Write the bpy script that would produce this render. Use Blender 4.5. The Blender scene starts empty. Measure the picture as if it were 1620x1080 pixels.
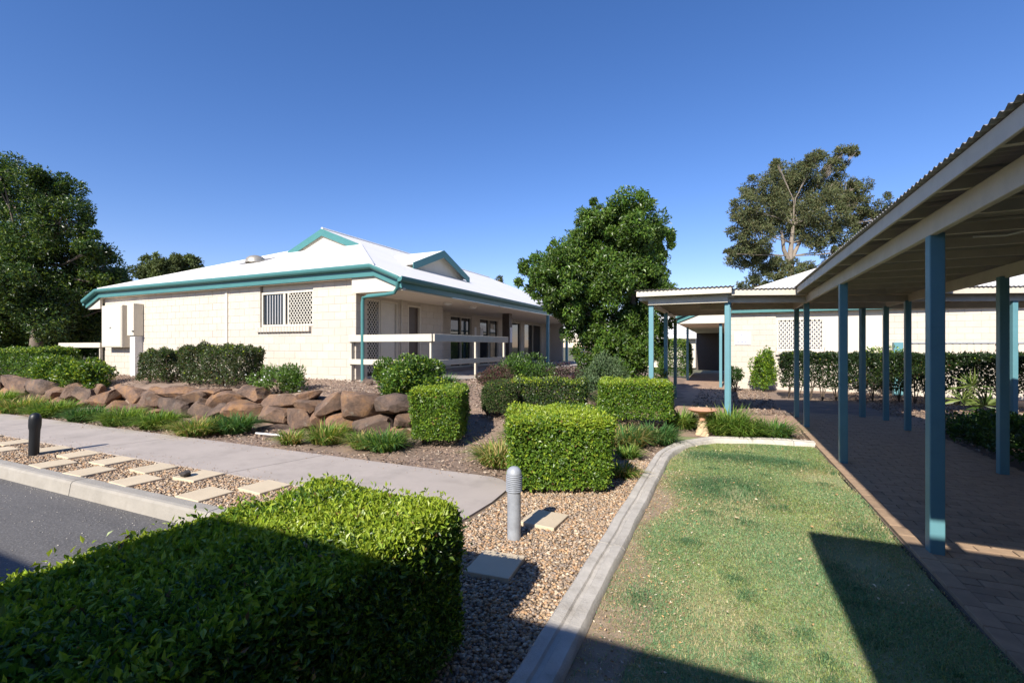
import bpy, bmesh, math, random
import numpy as np
from mathutils import Vector, Matrix
R = math.radians
rng = np.random.default_rng(7)
random.seed(7)
scene = bpy.context.scene
col = scene.collection

# ------------------------------------------------------------------ camera, sky, sun, exposure
cam_d = bpy.data.cameras.new('camera')
cam = bpy.data.objects.new('camera', cam_d); col.objects.link(cam)
cam_d.sensor_width = 36.0
cam_d.lens = 740.0 / 1620.0 * 36.0
cam_d.shift_y = 8.0 / 1620.0
cam_d.clip_start = 0.02
cam_d.clip_end = 3000
cam.location = (0, 0, 1.587)
cam.rotation_euler = (R(90), 0, math.atan(336 / 740.0))
scene.camera = cam

SUN = Vector((-0.055, -1.0, 0.72)).normalized()
world = bpy.data.worlds.new('World'); scene.world = world; world.use_nodes = True
wn = world.node_tree.nodes; wl = world.node_tree.links
sky = wn.new('ShaderNodeTexSky'); sky.sky_type = 'NISHITA'; sky.sun_disc = False
sky.sun_elevation = math.asin(SUN.z)
sky.sun_rotation = math.atan2(SUN.x, SUN.y)
sky.air_density = 1.0; sky.dust_density = 0.1; sky.ozone_density = 3.0; sky.altitude = 40
bg = wn['Background']; bg.inputs['Strength'].default_value = 0.094
hsv = wn.new('ShaderNodeHueSaturation'); hsv.inputs['Saturation'].default_value = 1.23
tint = wn.new('ShaderNodeVectorMath'); tint.operation = 'MULTIPLY'; tint.inputs[1].default_value = (1.17, 0.975, 1.15)
wl.new(sky.outputs['Color'], hsv.inputs['Color']); wl.new(hsv.outputs['Color'], tint.inputs[0]); wl.new(tint.outputs[0], bg.inputs['Color'])
sun_d = bpy.data.lights.new('sun', 'SUN'); sun = bpy.data.objects.new('sun', sun_d); col.objects.link(sun)
sun_d.energy = 5.0; sun_d.angle = R(0.53); sun_d.color = (1.0, 0.945, 0.86)
sun.rotation_euler = (-SUN).to_track_quat('-Z', 'Y').to_euler()
scene.view_settings.view_transform = 'Standard'
scene.view_settings.look = 'None'
scene.view_settings.exposure = 0.7
scene.view_settings.gamma = 1.0
scene.view_settings.use_curve_mapping = False
scene.render.engine = 'CYCLES'
scene.cycles.max_bounces = 8
scene.cycles.transparent_max_bounces = 8

# ------------------------------------------------------------------ materials
MATS = {}
def new_mat(name):
    m = bpy.data.materials.new(name); m.use_nodes = True
    MATS[name] = m
    return m, m.node_tree.nodes, m.node_tree.links, m.node_tree.nodes['Principled BSDF']

def mat(name, c, rough=0.7, var=0.12, scale=6.0, bump=0.0, bscale=40.0, c2=None, rand=0.0, metal=0.0, spec=0.5, grime=None, gscale=1.2, gamt=0.5):
    """base colour with noise variation (c..c2), per-object random value shift, bump, stains of a second colour"""
    m, n, l, b = new_mat(name)
    b.inputs['Roughness'].default_value = rough
    b.inputs['Metallic'].default_value = metal
    b.inputs['Specular IOR Level'].default_value = spec
    tc = n.new('ShaderNodeNewGeometry')
    no = n.new('ShaderNodeTexNoise'); no.inputs['Scale'].default_value = scale; no.inputs['Detail'].default_value = 6; no.inputs['Roughness'].default_value = 0.65
    l.new(tc.outputs['Position'], no.inputs['Vector'])
    mx = n.new('ShaderNodeMix'); mx.data_type = 'RGBA'
    if c2 is None: c2 = tuple(v * (1 - 2 * var) for v in c)
    mx.inputs[6].default_value = (*c2, 1); mx.inputs[7].default_value = (*c, 1)
    rp = n.new('ShaderNodeMapRange'); rp.inputs[1].default_value = 0.32; rp.inputs[2].default_value = 0.66
    l.new(no.outputs['Fac'], rp.inputs[0]); l.new(rp.outputs[0], mx.inputs[0])
    out = mx.outputs[2]
    if grime:
        g = n.new('ShaderNodeTexNoise'); g.inputs['Scale'].default_value = gscale; g.inputs['Detail'].default_value = 8; g.inputs['Roughness'].default_value = 0.7
        l.new(tc.outputs['Position'], g.inputs['Vector'])
        gr = n.new('ShaderNodeMapRange'); gr.inputs[1].default_value = 0.5; gr.inputs[2].default_value = 0.75; gr.inputs[4].default_value = gamt
        l.new(g.outputs['Fac'], gr.inputs[0])
        m2 = n.new('ShaderNodeMix'); m2.data_type = 'RGBA'
        l.new(gr.outputs[0], m2.inputs[0]); l.new(out, m2.inputs[6]); m2.inputs[7].default_value = (*grime, 1)
        out = m2.outputs[2]
    if rand > 0:
        oi = n.new('ShaderNodeObjectInfo')
        mr = n.new('ShaderNodeMapRange'); mr.inputs[3].default_value = 1 - rand; mr.inputs[4].default_value = 1 + rand * 0.6
        l.new(oi.outputs['Random'], mr.inputs[0])
        m3 = n.new('ShaderNodeVectorMath'); m3.operation = 'SCALE'
        l.new(out, m3.inputs[0]); l.new(mr.outputs[0], m3.inputs['Scale'])
        out = m3.outputs[0]
    l.new(out, b.inputs['Base Color'])
    if bump > 0:
        bn = n.new('ShaderNodeTexNoise'); bn.inputs['Scale'].default_value = bscale; bn.inputs['Detail'].default_value = 6; bn.inputs['Roughness'].default_value = 0.7
        l.new(tc.outputs['Position'], bn.inputs['Vector'])
        bp = n.new('ShaderNodeBump'); bp.inputs['Strength'].default_value = bump; bp.inputs['Distance'].default_value = 0.02
        l.new(bn.outputs['Fac'], bp.inputs['Height']); l.new(bp.outputs[0], b.inputs['Normal'])
    return m

def leaf_mat(name, rough=0.42, trans=0.3, spec=0.35):
    m, n, l, b = new_mat(name)
    a = n.new('ShaderNodeAttribute'); a.attribute_name = 'tint'
    l.new(a.outputs['Color'], b.inputs['Base Color'])
    b.inputs['Roughness'].default_value = rough; b.inputs['Specular IOR Level'].default_value = spec
    t = n.new('ShaderNodeBsdfTranslucent')
    sc = n.new('ShaderNodeVectorMath'); sc.operation = 'MULTIPLY'; sc.inputs[1].default_value = (1.5, 1.45, 0.7)
    l.new(a.outputs['Color'], sc.inputs[0]); l.new(sc.outputs[0], t.inputs['Color'])
    ms = n.new('ShaderNodeMixShader'); ms.inputs[0].default_value = trans
    l.new(b.outputs[0], ms.inputs[1]); l.new(t.outputs[0], ms.inputs[2])
    l.new(ms.outputs[0], n['Material Output'].inputs['Surface'])
    return m

def tint_mat(name, rough=0.85, spec=0.3):
    m, n, l, b = new_mat(name)
    a = n.new('ShaderNodeAttribute'); a.attribute_name = 'tint'
    l.new(a.outputs['Color'], b.inputs['Base Color'])
    b.inputs['Roughness'].default_value = rough; b.inputs['Specular IOR Level'].default_value = spec
    return m

def glass_mat(name):
    m, n, l, b = new_mat(name)
    b.inputs['Base Color'].default_value = (0.015, 0.02, 0.025, 1)
    b.inputs['Roughness'].default_value = 0.04
    b.inputs['Specular IOR Level'].default_value = 0.8
    return m

M_block = mat('painted_block', (0.56, 0.495, 0.41), 0.85, 0.03, 3.0, 0.35, 55, rand=0.05, grime=(0.44, 0.37, 0.29), gscale=1.6, gamt=0.35)
M_mortar = mat('mortar', (0.47, 0.41, 0.335), 0.9, 0.05)
M_cream = mat('cream_paint', (0.62, 0.56, 0.45), 0.55, 0.03, 4)
M_rail = mat('cream_timber', (0.60, 0.54, 0.43), 0.6, 0.06, 8, 0.1, 30, grime=(0.5, 0.44, 0.34), gscale=4, gamt=0.25)
M_beam = mat('beam_paint', (0.60, 0.54, 0.43), 0.55, 0.06, 5, 0.08, 30, grime=(0.36, 0.32, 0.25), gscale=3, gamt=0.4)
M_soffit = mat('soffit_paint', (0.80, 0.70, 0.57), 0.7, 0.03)
M_teal = mat('teal_paint', (0.062, 0.195, 0.188), 0.4, 0.05, 3)
M_post = mat('teal_post_paint', (0.118, 0.275, 0.31), 0.45, 0.06, 4, 0.05, 25, grime=(0.075, 0.165, 0.19), gscale=8, gamt=0.45)
M_roof = None
M_zinc = mat('corrugated_zinc', (0.40, 0.37, 0.33), 0.45, 0.1, 3, metal=0.2, grime=(0.35, 0.32, 0.28), gscale=2, gamt=0.4)
M_conc = mat('concrete_path', (0.42, 0.362, 0.318), 0.9, 0.07, 1.6, 0.25, 140, grime=(0.27, 0.235, 0.205), gscale=1.7, gamt=0.75)
M_kerb = mat('kerb_concrete', (0.37, 0.34, 0.295), 0.9, 0.10, 3, 0.35, 70, grime=(0.24, 0.21, 0.17), gscale=2.5, gamt=0.6, rand=0.06)
M_edge = mat('edging_concrete', (0.56, 0.515, 0.45), 0.9, 0.12, 7, 0.5, 80, grime=(0.24, 0.205, 0.16), gscale=6, gamt=0.7, rand=0.05)
M_slab = mat('sandstone_slab', (0.60, 0.49, 0.34), 0.85, 0.05, 5, 0.2, 120, rand=0.07)
M_brick = mat('clay_paver', (0.41, 0.28, 0.175), 0.8, 0.12, 9, 0.25, 90, rand=0.2, c2=(0.31, 0.21, 0.135))
M_pavj = mat('paver_joint', (0.16, 0.12, 0.09), 0.95, 0.1)
M_pavfar = mat('paver_field', (0.42, 0.28, 0.19), 0.85, 0.15, 5, 0.2, 60)
M_soil = mat('garden_soil', (0.27, 0.19, 0.14), 0.95, 0.2, 2.2, 0.6, 30, c2=(0.17, 0.12, 0.09), grime=(0.37, 0.26, 0.17), gscale=0.9, gamt=0.8)
M_gravelbase = mat('gravel_base', (0.22, 0.16, 0.11), 0.95, 0.2, 20, 0.5, 60)
M_lawnbase = mat('lawn_soil', (0.29, 0.30, 0.15), 0.95, 0.15, 3, 0.4, 60, c2=(0.22, 0.26, 0.11))
M_ground = mat('dry_ground', (0.16, 0.15, 0.08), 0.95, 0.2, 0.3)
M_black = mat('black_plastic', (0.012, 0.013, 0.015), 0.45, 0.1)
M_galv = mat('galvanised_paint', (0.36, 0.38, 0.41), 0.5, 0.12, 14, 0.08, 50, metal=0.15, grime=(0.2, 0.21, 0.23), gscale=9, gamt=0.6)
M_terra = mat('terracotta_bowl', (0.62, 0.33, 0.21), 0.8, 0.08, 8)
M_ped = mat('birdbath_stone', (0.62, 0.46, 0.29), 0.85, 0.08, 9, 0.2, 50)
M_dark = mat('dark_interior', (0.018, 0.016, 0.015), 0.6, 0.1)
M_doordark = mat('dark_door', (0.10, 0.075, 0.06), 0.5, 0.08)
M_doorpale = mat('pale_door', (0.62, 0.58, 0.50), 0.5, 0.04)
M_screen = mat('screen_bar', (0.74, 0.69, 0.58), 0.5, 0.03)
M_blind = mat('blind_fabric', (0.55, 0.53, 0.52), 0.8, 0.04)
M_white = mat('white_paper', (0.8, 0.8, 0.8), 0.7, 0.02)
M_ink = mat('blue_ink', (0.05, 0.06, 0.2), 0.7, 0.02)
M_lamp = mat('opal_lamp', (0.75, 0.72, 0.66), 0.3, 0.02)
M_bark = mat('grey_bark', (0.19, 0.15, 0.115), 0.95, 0.2, 12, 0.5, 30)
M_gumbark = mat('gum_bark', (0.27, 0.225, 0.18), 0.9, 0.15, 3, 0.3, 8)
M_twig = mat('twig', (0.11, 0.08, 0.055), 0.95, 0.15, 12)
M_glass = glass_mat('window_glass')
M_leaf = leaf_mat('leaf', 0.38, 0.32, 0.5)
M_leafm = leaf_mat('leaf_matte', 0.6, 0.25, 0.2)
M_grass = leaf_mat('grass_blade', 0.6, 0.35, 0.2)
M_peb = tint_mat('pebble', 0.7, 0.4)
M_chip = tint_mat('mulch_chip', 0.95, 0.1)
M_pvc = mat('white_pipe', (0.75, 0.74, 0.72), 0.4, 0.03)
M_vent = mat('vent_metal', (0.42, 0.38, 0.31), 0.4, 0.05, metal=0.5)

def roof_mat(name, axis):
    m, n, l, b = new_mat(name)
    b.inputs['Base Color'].default_value = (0.78, 0.76, 0.72, 1); b.inputs['Roughness'].default_value = 0.5
    g = n.new('ShaderNodeNewGeometry'); sp = n.new('ShaderNodeSeparateXYZ'); l.new(g.outputs['Position'], sp.inputs[0])
    mu = n.new('ShaderNodeMath'); mu.operation = 'MULTIPLY'; mu.inputs[1].default_value = 2 * math.pi / 0.2
    l.new(sp.outputs[axis], mu.inputs[0])
    si = n.new('ShaderNodeMath'); si.operation = 'SINE'; l.new(mu.outputs[0], si.inputs[0])
    po = n.new('ShaderNodeMath'); po.operation = 'MULTIPLY'; po.inputs[1].default_value = 0.5; l.new(si.outputs[0], po.inputs[0])
    bp = n.new('ShaderNodeBump'); bp.inputs['Strength'].default_value = 0.35; bp.inputs['Distance'].default_value = 0.02
    l.new(po.outputs[0], bp.inputs['Height']); l.new(bp.outputs[0], b.inputs['Normal'])
    no = n.new('ShaderNodeTexNoise'); no.inputs['Scale'].default_value = 0.8; no.inputs['Detail'].default_value = 7
    l.new(g.outputs['Position'], no.inputs['Vector'])
    mx = n.new('ShaderNodeMix'); mx.data_type = 'RGBA'; mx.inputs[6].default_value = (0.80, 0.775, 0.73, 1); mx.inputs[7].default_value = (0.68, 0.65, 0.60, 1)
    l.new(no.outputs['Fac'], mx.inputs[0]); l.new(mx.outputs[2], b.inputs['Base Color'])
    return m
M_roofx = roof_mat('white_roof_sheet_front', 0)
M_roofy = roof_mat('white_roof_sheet_side', 1)

def asphalt():
    m, n, l, b = new_mat('asphalt')
    g = n.new('ShaderNodeNewGeometry')
    no = n.new('ShaderNodeTexNoise'); no.inputs['Scale'].default_value = 0.7; no.inputs['Detail'].default_value = 5
    mp = n.new('ShaderNodeMapping'); mp.inputs['Scale'].default_value = (0.5, 3.0, 1); l.new(g.outputs['Position'], mp.inputs[0]); l.new(mp.outputs[0], no.inputs['Vector'])
    fi = n.new('ShaderNodeTexNoise'); fi.inputs['Scale'].default_value = 60; fi.inputs['Detail'].default_value = 6; fi.inputs['Roughness'].default_value = 0.75; l.new(g.outputs['Position'], fi.inputs['Vector'])
    mx = n.new('ShaderNodeMix'); mx.data_type = 'RGBA'; mx.inputs[6].default_value = (0.04, 0.038, 0.037, 1); mx.inputs[7].default_value = (0.15, 0.142, 0.136, 1)
    l.new(no.outputs['Fac'], mx.inputs[0])
    rp = n.new('ShaderNodeMapRange'); rp.inputs[1].default_value = 0.5; rp.inputs[2].default_value = 0.72; rp.inputs[4].default_value = 0.8
    l.new(fi.outputs['Fac'], rp.inputs[0])
    m2 = n.new('ShaderNodeMix'); m2.data_type = 'RGBA'; l.new(rp.outputs[0], m2.inputs[0]); l.new(mx.outputs[2], m2.inputs[6]); m2.inputs[7].default_value = (0.30, 0.285, 0.275, 1)
    l.new(m2.outputs[2], b.inputs['Base Color']); b.inputs['Roughness'].default_value = 0.85
    bp = n.new('ShaderNodeBump'); bp.inputs['Strength'].default_value = 0.6; bp.inputs['Distance'].default_value = 0.01
    l.new(fi.outputs['Fac'], bp.inputs['Height']); l.new(bp.outputs[0], b.inputs['Normal'])
    return m
M_asph = asphalt()

def rock_mat():
    m, n, l, b = new_mat('boulder_stone')
    g = n.new('ShaderNodeNewGeometry'); oi = n.new('ShaderNodeObjectInfo')
    ad = n.new('ShaderNodeVectorMath'); ad.operation = 'ADD'; l.new(g.outputs['Position'], ad.inputs[0]); l.new(oi.outputs['Random'], ad.inputs[1])
    no = n.new('ShaderNodeTexNoise'); no.inputs['Scale'].default_value = 3.0; no.inputs['Detail'].default_value = 8; no.inputs['Roughness'].default_value = 0.7; l.new(ad.outputs[0], no.inputs['Vector'])
    cr = n.new('ShaderNodeValToRGB'); e = cr.color_ramp.elements
    e[0].position = 0.3; e[0].color = (0.075, 0.053, 0.042, 1); e[1].position = 0.74; e[1].color = (0.40, 0.23, 0.115, 1)
    k = cr.color_ramp.elements.new(0.5); k.color = (0.205, 0.132, 0.092, 1)
    l.new(no.outputs['Fac'], cr.inputs[0])
    hs = n.new('ShaderNodeHueSaturation'); l.new(cr.outputs[0], hs.inputs['Color'])
    mr = n.new('ShaderNodeMapRange'); mr.inputs[3].default_value = 0.7; mr.inputs[4].default_value = 1.35; l.new(oi.outputs['Random'], mr.inputs[0]); l.new(mr.outputs[0], hs.inputs['Value'])
    mr2 = n.new('ShaderNodeMapRange'); mr2.inputs[3].default_value = 0.85; mr2.inputs[4].default_value = 1.2; l.new(oi.outputs['Random'], mr2.inputs[0]); l.new(mr2.outputs[0], hs.inputs['Saturation'])
    li = n.new('ShaderNodeTexNoise'); li.inputs['Scale'].default_value = 5.5; li.inputs['Detail'].default_value = 10; li.inputs['Roughness'].default_value = 0.75; l.new(ad.outputs[0], li.inputs['Vector'])
    lr = n.new('ShaderNodeMapRange'); lr.inputs[1].default_value = 0.58; lr.inputs[2].default_value = 0.7; lr.inputs[4].default_value = 0.55; l.new(li.outputs['Fac'], lr.inputs[0])
    m2 = n.new('ShaderNodeMix'); m2.data_type = 'RGBA'; l.new(lr.outputs[0], m2.inputs[0]); l.new(hs.outputs[0], m2.inputs[6]); m2.inputs[7].default_value = (0.30, 0.30, 0.25, 1)
    l.new(m2.outputs[2], b.inputs['Base Color']); b.inputs['Roughness'].default_value = 0.9
    bn = n.new('ShaderNodeTexNoise'); bn.inputs['Scale'].default_value = 14; bn.inputs['Detail'].default_value = 12; bn.inputs['Roughness'].default_value = 0.8; l.new(ad.outputs[0], bn.inputs['Vector'])
    bp = n.new('ShaderNodeBump'); bp.inputs['Strength'].default_value = 1.0; bp.inputs['Distance'].default_value = 0.06; l.new(bn.outputs['Fac'], bp.inputs['Height']); l.new(bp.outputs[0], b.inputs['Normal'])
    return m
M_rock = rock_mat()

# ------------------------------------------------------------------ object helpers
ORG = {}
def tag(o, label=None, cat=None, group=None, kind=None):
    if label: o['label'] = label
    if cat: o['category'] = cat
    if group: o['group'] = group
    if kind: o['kind'] = kind
    return o
def thing(name, loc, label, cat, group=None):
    o = bpy.data.objects.new(name, None); col.objects.link(o); o.location = loc
    o.empty_display_size = 0.2
    ORG[o] = np.array(loc, float)
    return tag(o, label, cat, group)
def link_mesh(name, me, m, parent, org):
    o = bpy.data.objects.new(name, me); col.objects.link(o)
    if m and not me.materials: me.materials.append(m)
    base = ORG[parent] if parent else np.zeros(3)
    o.parent = parent
    o.location = tuple(np.array(org) - base); ORG[o] = np.array(org, float)
    return o
def mk(name, V, F, m, parent=None, smooth=False, angle=None, tint=None, org=None):
    """one mesh object from world-space vertices"""
    V = np.asarray(V, float).reshape(-1, 3)
    if org is None:
        lo, hi = V.min(0), V.max(0); org = (lo + hi) / 2; org[2] = lo[2]
    me = bpy.data.meshes.new(name)
    me.from_pydata((V - org).tolist(), [], [list(map(int, f)) for f in F])
    if smooth or angle: me.polygons.foreach_set('use_smooth', [True] * len(me.polygons))
    if angle: me.set_sharp_from_angle(angle=R(angle))
    me.update()
    return link_mesh(name, me, m, parent, org)
def mk_tri(name, V, T, m, parent=None, tint=None, smooth=False):
    """large triangle soup straight from numpy, with a per-vertex tint"""
    V = np.asarray(V, np.float32); T = np.asarray(T, np.int32)
    lo, hi = V.min(0), V.max(0); org = (lo + hi) / 2; org[2] = lo[2]
    me = bpy.data.meshes.new(name)
    me.vertices.add(len(V)); me.vertices.foreach_set('co', (V - org).astype(np.float32).ravel())
    me.loops.add(T.size); me.loops.foreach_set('vertex_index', T.ravel())
    me.polygons.add(len(T)); me.polygons.foreach_set('loop_start', np.arange(0, T.size, 3, dtype=np.int32))
    me.polygons.foreach_set('use_smooth', np.full(len(T), smooth))
    if tint is not None:
        a = me.color_attributes.new('tint', 'FLOAT_COLOR', 'POINT')
        a.data.foreach_set('color', np.c_[tint, np.ones(len(tint))].astype(np.float32).ravel())
    me.update(calc_edges=True)
    return link_mesh(name, me, m, parent, org.astype(float))

BOXF = [(0, 3, 2, 1), (4, 5, 6, 7), (0, 1, 5, 4), (1, 2, 6, 5), (2, 3, 7, 6), (3, 0, 4, 7)]
def boxv(x0, x1, y0, y1, z0, z1):
    return np.array([(x0, y0, z0), (x1, y0, z0), (x1, y1, z0), (x0, y1, z0), (x0, y0, z1), (x1, y0, z1), (x1, y1, z1), (x0, y1, z1)], float)
IDX = lambda p: p
def box(name, x0, x1, y0, y1, z0, z1, m, parent=None, bev=0.0, xf=None):
    V = boxv(x0, x1, y0, y1, z0, z1)
    if bev > 0:
        bm = bmesh.new(); vs = [bm.verts.new(v) for v in V]
        for f in BOXF: bm.faces.new([vs[i] for i in f])
        bmesh.ops.bevel(bm, geom=bm.edges[:], offset=bev, segments=1, affect='EDGES')
        bm.verts.index_update()
        V = np.array([v.co[:] for v in bm.verts]); F = [[v.index for v in f.verts] for f in bm.faces]; bm.free()
    else: F = BOXF
    if xf is not None: V = xf(V)
    return mk(name, V, F, m, parent)
def tube_geo(pts, rad, n=8, cap=True):
    pts = [Vector(p) for p in pts]; V = []; F = []
    up = Vector((0.0, 0.3, 1.0))
    for i, p in enumerate(pts):
        d = (pts[min(i + 1, len(pts) - 1)] - pts[max(i - 1, 0)]).normalized()
        u = d.cross(Vector((1, 0, 0)) if abs(d.x) < 0.8 else Vector((0, 1, 0))).normalized(); w = d.cross(u)
        for k in range(n):
            a = 2 * math.pi * k / n
            V.append(p + (u * math.cos(a) + w * math.sin(a)) * rad[i])
    for i in range(len(pts) - 1):
        for k in range(n):
            F.append((i * n + k, i * n + (k + 1) % n, (i + 1) * n + (k + 1) % n, (i + 1) * n + k))
    if cap:
        F.append(tuple(range(n))[::-1]); F.append(tuple((len(pts) - 1) * n + k for k in range(n)))
    return [tuple(v) for v in V], F
def tube(name, pts, rad, m, parent=None, n=8):
    if not hasattr(rad, '__len__'): rad = [rad] * len(pts)
    V, F = tube_geo(pts, rad, n)
    return mk(name, V, F, m, parent, angle=50)
def merge(parts):
    V = []; F = []
    for v, f in parts:
        o = len(V); V += [tuple(p) for p in v]; F += [tuple(i + o for i in q) for q in f]
    return V, F
def lathe(name, c, prof, m, parent=None, n=24, tilt=None):
    V = []; F = []
    for r, z in prof:
        for k in range(n):
            a = 2 * math.pi * k / n; V.append((r * math.cos(a), r * math.sin(a), z))
    for i in range(len(prof) - 1):
        for k in range(n): F.append((i * n + k, i * n + (k + 1) % n, (i + 1) * n + (k + 1) % n, (i + 1) * n + k))
    F.append(tuple(range(n))[::-1]); F.append(tuple((len(prof) - 1) * n + k for k in range(n)))
    V = np.array(V)
    if tilt: V = V @ np.array(Matrix.Rotation(tilt[0], 3, tilt[1]).transposed())
    return mk(name, V + np.array(c), F, m, parent, angle=40)
def prism(name, poly, axis, a0, a1, m, parent=None):
    """extrude a polygon given in the two other axes along `axis` from a0 to a1"""
    n = len(poly); V = []
    for a in (a0, a1):
        for p in poly:
            v = list(p); v.insert(axis, a); V.append(v)
    F = [tuple(range(n)), tuple(range(2 * n - 1, n - 1, -1))] + [(i, i + n, (i + 1) % n + n, (i + 1) % n) for i in range(n)]
    return mk(name, V, F, m, parent)
def fnoise(P, s, seed=0):
    """cheap smooth value noise in -1..1 from summed sines"""
    r = np.random.default_rng(seed); P = np.asarray(P); o = np.zeros(len(P))
    for k in range(6):
        d = r.normal(size=P.shape[1]); d /= np.linalg.norm(d)
        o += np.sin(P @ d * s * (0.7 + 0.35 * k) + r.uniform(0, 6.28))
    return o / 3.2
def sstep(a, b, x):
    t = np.clip((np.asarray(x, float) - a) / (b - a), 0, 1); return t * t * (3 - 2 * t)

# ------------------------------------------------------------------ terrain
def H(x, y):
    """height of the garden beds above the lawn"""
    x = np.asarray(x, float); y = np.asarray(y, float)
    top = 0.45 + 0.17 * sstep(-10.5, -7.5, x) * (1 - sstep(7.0, 7.6, y)) + 0.15 * sstep(7.0, 7.6, y) + 0.02 * np.clip((y - 6.9) / 2, 0, 1) + 0.13 * sstep(-19, -8, x) * sstep(6.9, 9, y)
    left = top * sstep(6.78, 7.05, y)
    zmax = np.interp(x, [-5.3, -4.2, -3.0, -1.8, -0.9, 0.2], [0.75, 0.62, 0.42, 0.22, 0.06, 0.0])
    ymax = np.interp(x, [-5.3, -3.0, -1.0], [5.6, 5.9, 6.6])
    right = zmax * sstep(ymax, ymax + 3.6, y) * (1 - 0.75 * sstep(-3.2, -1.6, x) * sstep(9.2, 10.5, y))
    w = sstep(-5.4, -4.5, x)
    h = left * (1 - w) + right * w
    h = h * (1 - sstep(19.0, 24.0, y) * 0.5)
    h = np.where((x > -0.78) & (y < 8.9), -0.09, h)
    h = np.where((x > -2.35) & (x <= -0.78) & (y < 6.4), -0.02, h)
    return h
def grid(name, xs, ys, hf, m, kind='structure', label=None):
    X, Y = np.meshgrid(xs, ys); Z = hf(X, Y)
    nx, ny = len(xs), len(ys)
    i = np.arange((nx - 1) * (ny - 1)); a = (i // (nx - 1)) * nx + i % (nx - 1)
    T = np.r_[np.c_[a, a + 1, a + nx + 1], np.c_[a, a + nx + 1, a + nx]]
    o = mk_tri(name, np.c_[X.ravel(), Y.ravel(), Z.ravel()], T, m, smooth=True)
    return tag(o, kind=kind)
g = 900
tag(mk('ground', [(-g, -g, -0.32), (g, -g, -0.32), (g, g, -0.32), (-g, g, -0.32)], [(0, 1, 2, 3)], M_ground), kind='structure')
def bedz(X, Y):
    P = np.c_[X.ravel(), Y.ravel()]
    return H(X, Y) + (0.018 * fnoise(P, 3.0, 3) + 0.010 * fnoise(P, 9.0, 4)).reshape(X.shape) - 0.012
garden = grid('garden_bed', np.arange(-30, 16.01, 0.16), np.arange(5.02, 24.6, 0.13), bedz, M_soil)
tag(box('road', -60, -2.36, -40, 2.84, -0.3, -0.13, M_asph), kind='structure')
lawn = grid('lawn', np.arange(-0.82, 1.32, 0.1), np.arange(-3, 8.98, 0.1), lambda X, Y: 0.012 * fnoise(np.c_[X.ravel(), Y.ravel()], 2.2, 11).reshape(X.shape) - 0.004 - 0.09 * (((Y - 8.45) > 0.35 + 0.2 * np.minimum(X + 0.8, 1.0))), M_lawnbase)
def stripz(X, Y):
    P = np.c_[X.ravel(), Y.ravel()]; e = -0.46 + 0.12 * fnoise(P, 3.5, 31) + 0.05 * fnoise(P, 12, 32) - 0.3 * sstep(5.2, 6.4, P[:, 1])
    return (0.012 * fnoise(P, 2.2, 11) + np.where(P[:, 0] < e, 0.002, -0.03)).reshape(X.shape)
grid('bare_soil', np.arange(-0.78, -0.2, 0.03), np.arange(0, 6.5, 0.04), stripz, mat('sandy_soil', (0.36, 0.27, 0.185), 0.95, 0.2, 8, 0.6, 60, c2=(0.25, 0.18, 0.12)))
gravel = tag(box('gravel_bed', -2.34, -0.8, -6, 6.55, -0.2, 0.004, M_gravelbase), kind='structure')
gravel2 = tag(box('gravel_strip', -40, -3.72, 2.96, 3.80, -0.2, 0.004, M_gravelbase), kind='structure')

# footpath: concrete panels with joints, a rounded end towards the lawn
path = tag(box('footpath', -41, -2.7, 3.86, 4.98, -0.2, -0.012, M_soil), kind='structure')
def pathpanel(poly):
    n = len(poly); V = [(x, y, 0.026) for x, y in poly] + [(x, y, -0.05) for x, y in poly]
    F = [tuple(range(n))] + [(i, i + n, (i + 1) % n + n, (i + 1) % n) for i in range(n)]
    mk('concrete_panel', V, F, M_conc, path)
xs = [-41, -33, -29.5, -26, -22.6, -19.2, -15.7, -12.3, -8.9, -5.6]
for a, b in zip(xs[:-1], xs[1:]):
    sk = 0.35
    pathpanel([(a + 0.009, 3.79), (b - 0.009, 3.79), (b - 0.009 + sk, 5.03), (a + 0.009 + sk, 5.03)])
arc = [(-2.62 + 0.46 * math.cos(t), 4.56 + 0.46 * math.sin(t)) for t in np.linspace(math.pi / 2, 0, 9)]
pathpanel([(-5.6 + 0.009, 3.79), (-3.71, 3.79), (-3.71, 3.05), (-3.71, 2.98), (-2.2, 2.98), (-2.15, 3.7), (-2.13, 4.2)] + arc[::-1] + [(-5.25 + 0.009, 5.03)])

# road kerb
kerb = tag(box('kerb', -41, -2.3, 2.845, 2.94, -0.3, -0.05, M_kerb), kind='structure')
kx = [-41] + list(np.arange(-38.6, -2.0, 2.44))
for a, b in zip(kx[:-1], kx[1:]):
    prism('kerb_section', [(2.79, -0.16), (2.815, 0.0), (2.83, 0.022), (2.86, 0.03), (2.965, 0.03), (2.965, -0.1)], 0, a + 0.006, b - 0.006, M_kerb, kerb)

# lawn edging: rounded concrete strip along the gravel, turning towards the covered walkway
edging = tag(mk('lawn_edging', boxv(-0.86, -0.74, -4, 6.9, -0.1, 0.01), BOXF, M_edge), kind='structure')
ctr = [(-0.80, y) for y in np.linspace(-4, 6.6, 30)]
ctr += [(-0.80 + 0.10 * t + 0.5 * t ** 2.2, 6.6 + 1.9 * t ** 0.75) for t in np.linspace(0.08, 1, 14)]
ctr += [(-0.20 + 1.52 * t, 8.5 + 0.33 * t + 0.10 * math.sin(math.pi * t)) for t in np.linspace(0.1, 1, 12)]
ctr = np.array(ctr)
prof = [(-0.105, -0.08), (-0.105, 0.045), (-0.085, 0.068), (-0.022, 0.067), (-0.012, 0.052), (0.012, 0.052), (0.022, 0.066), (0.085, 0.062), (0.105, 0.038), (0.105, -0.08)]
cum = np.r_[0, np.cumsum(np.linalg.norm(np.diff(ctr, axis=0), axis=1))]
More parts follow.
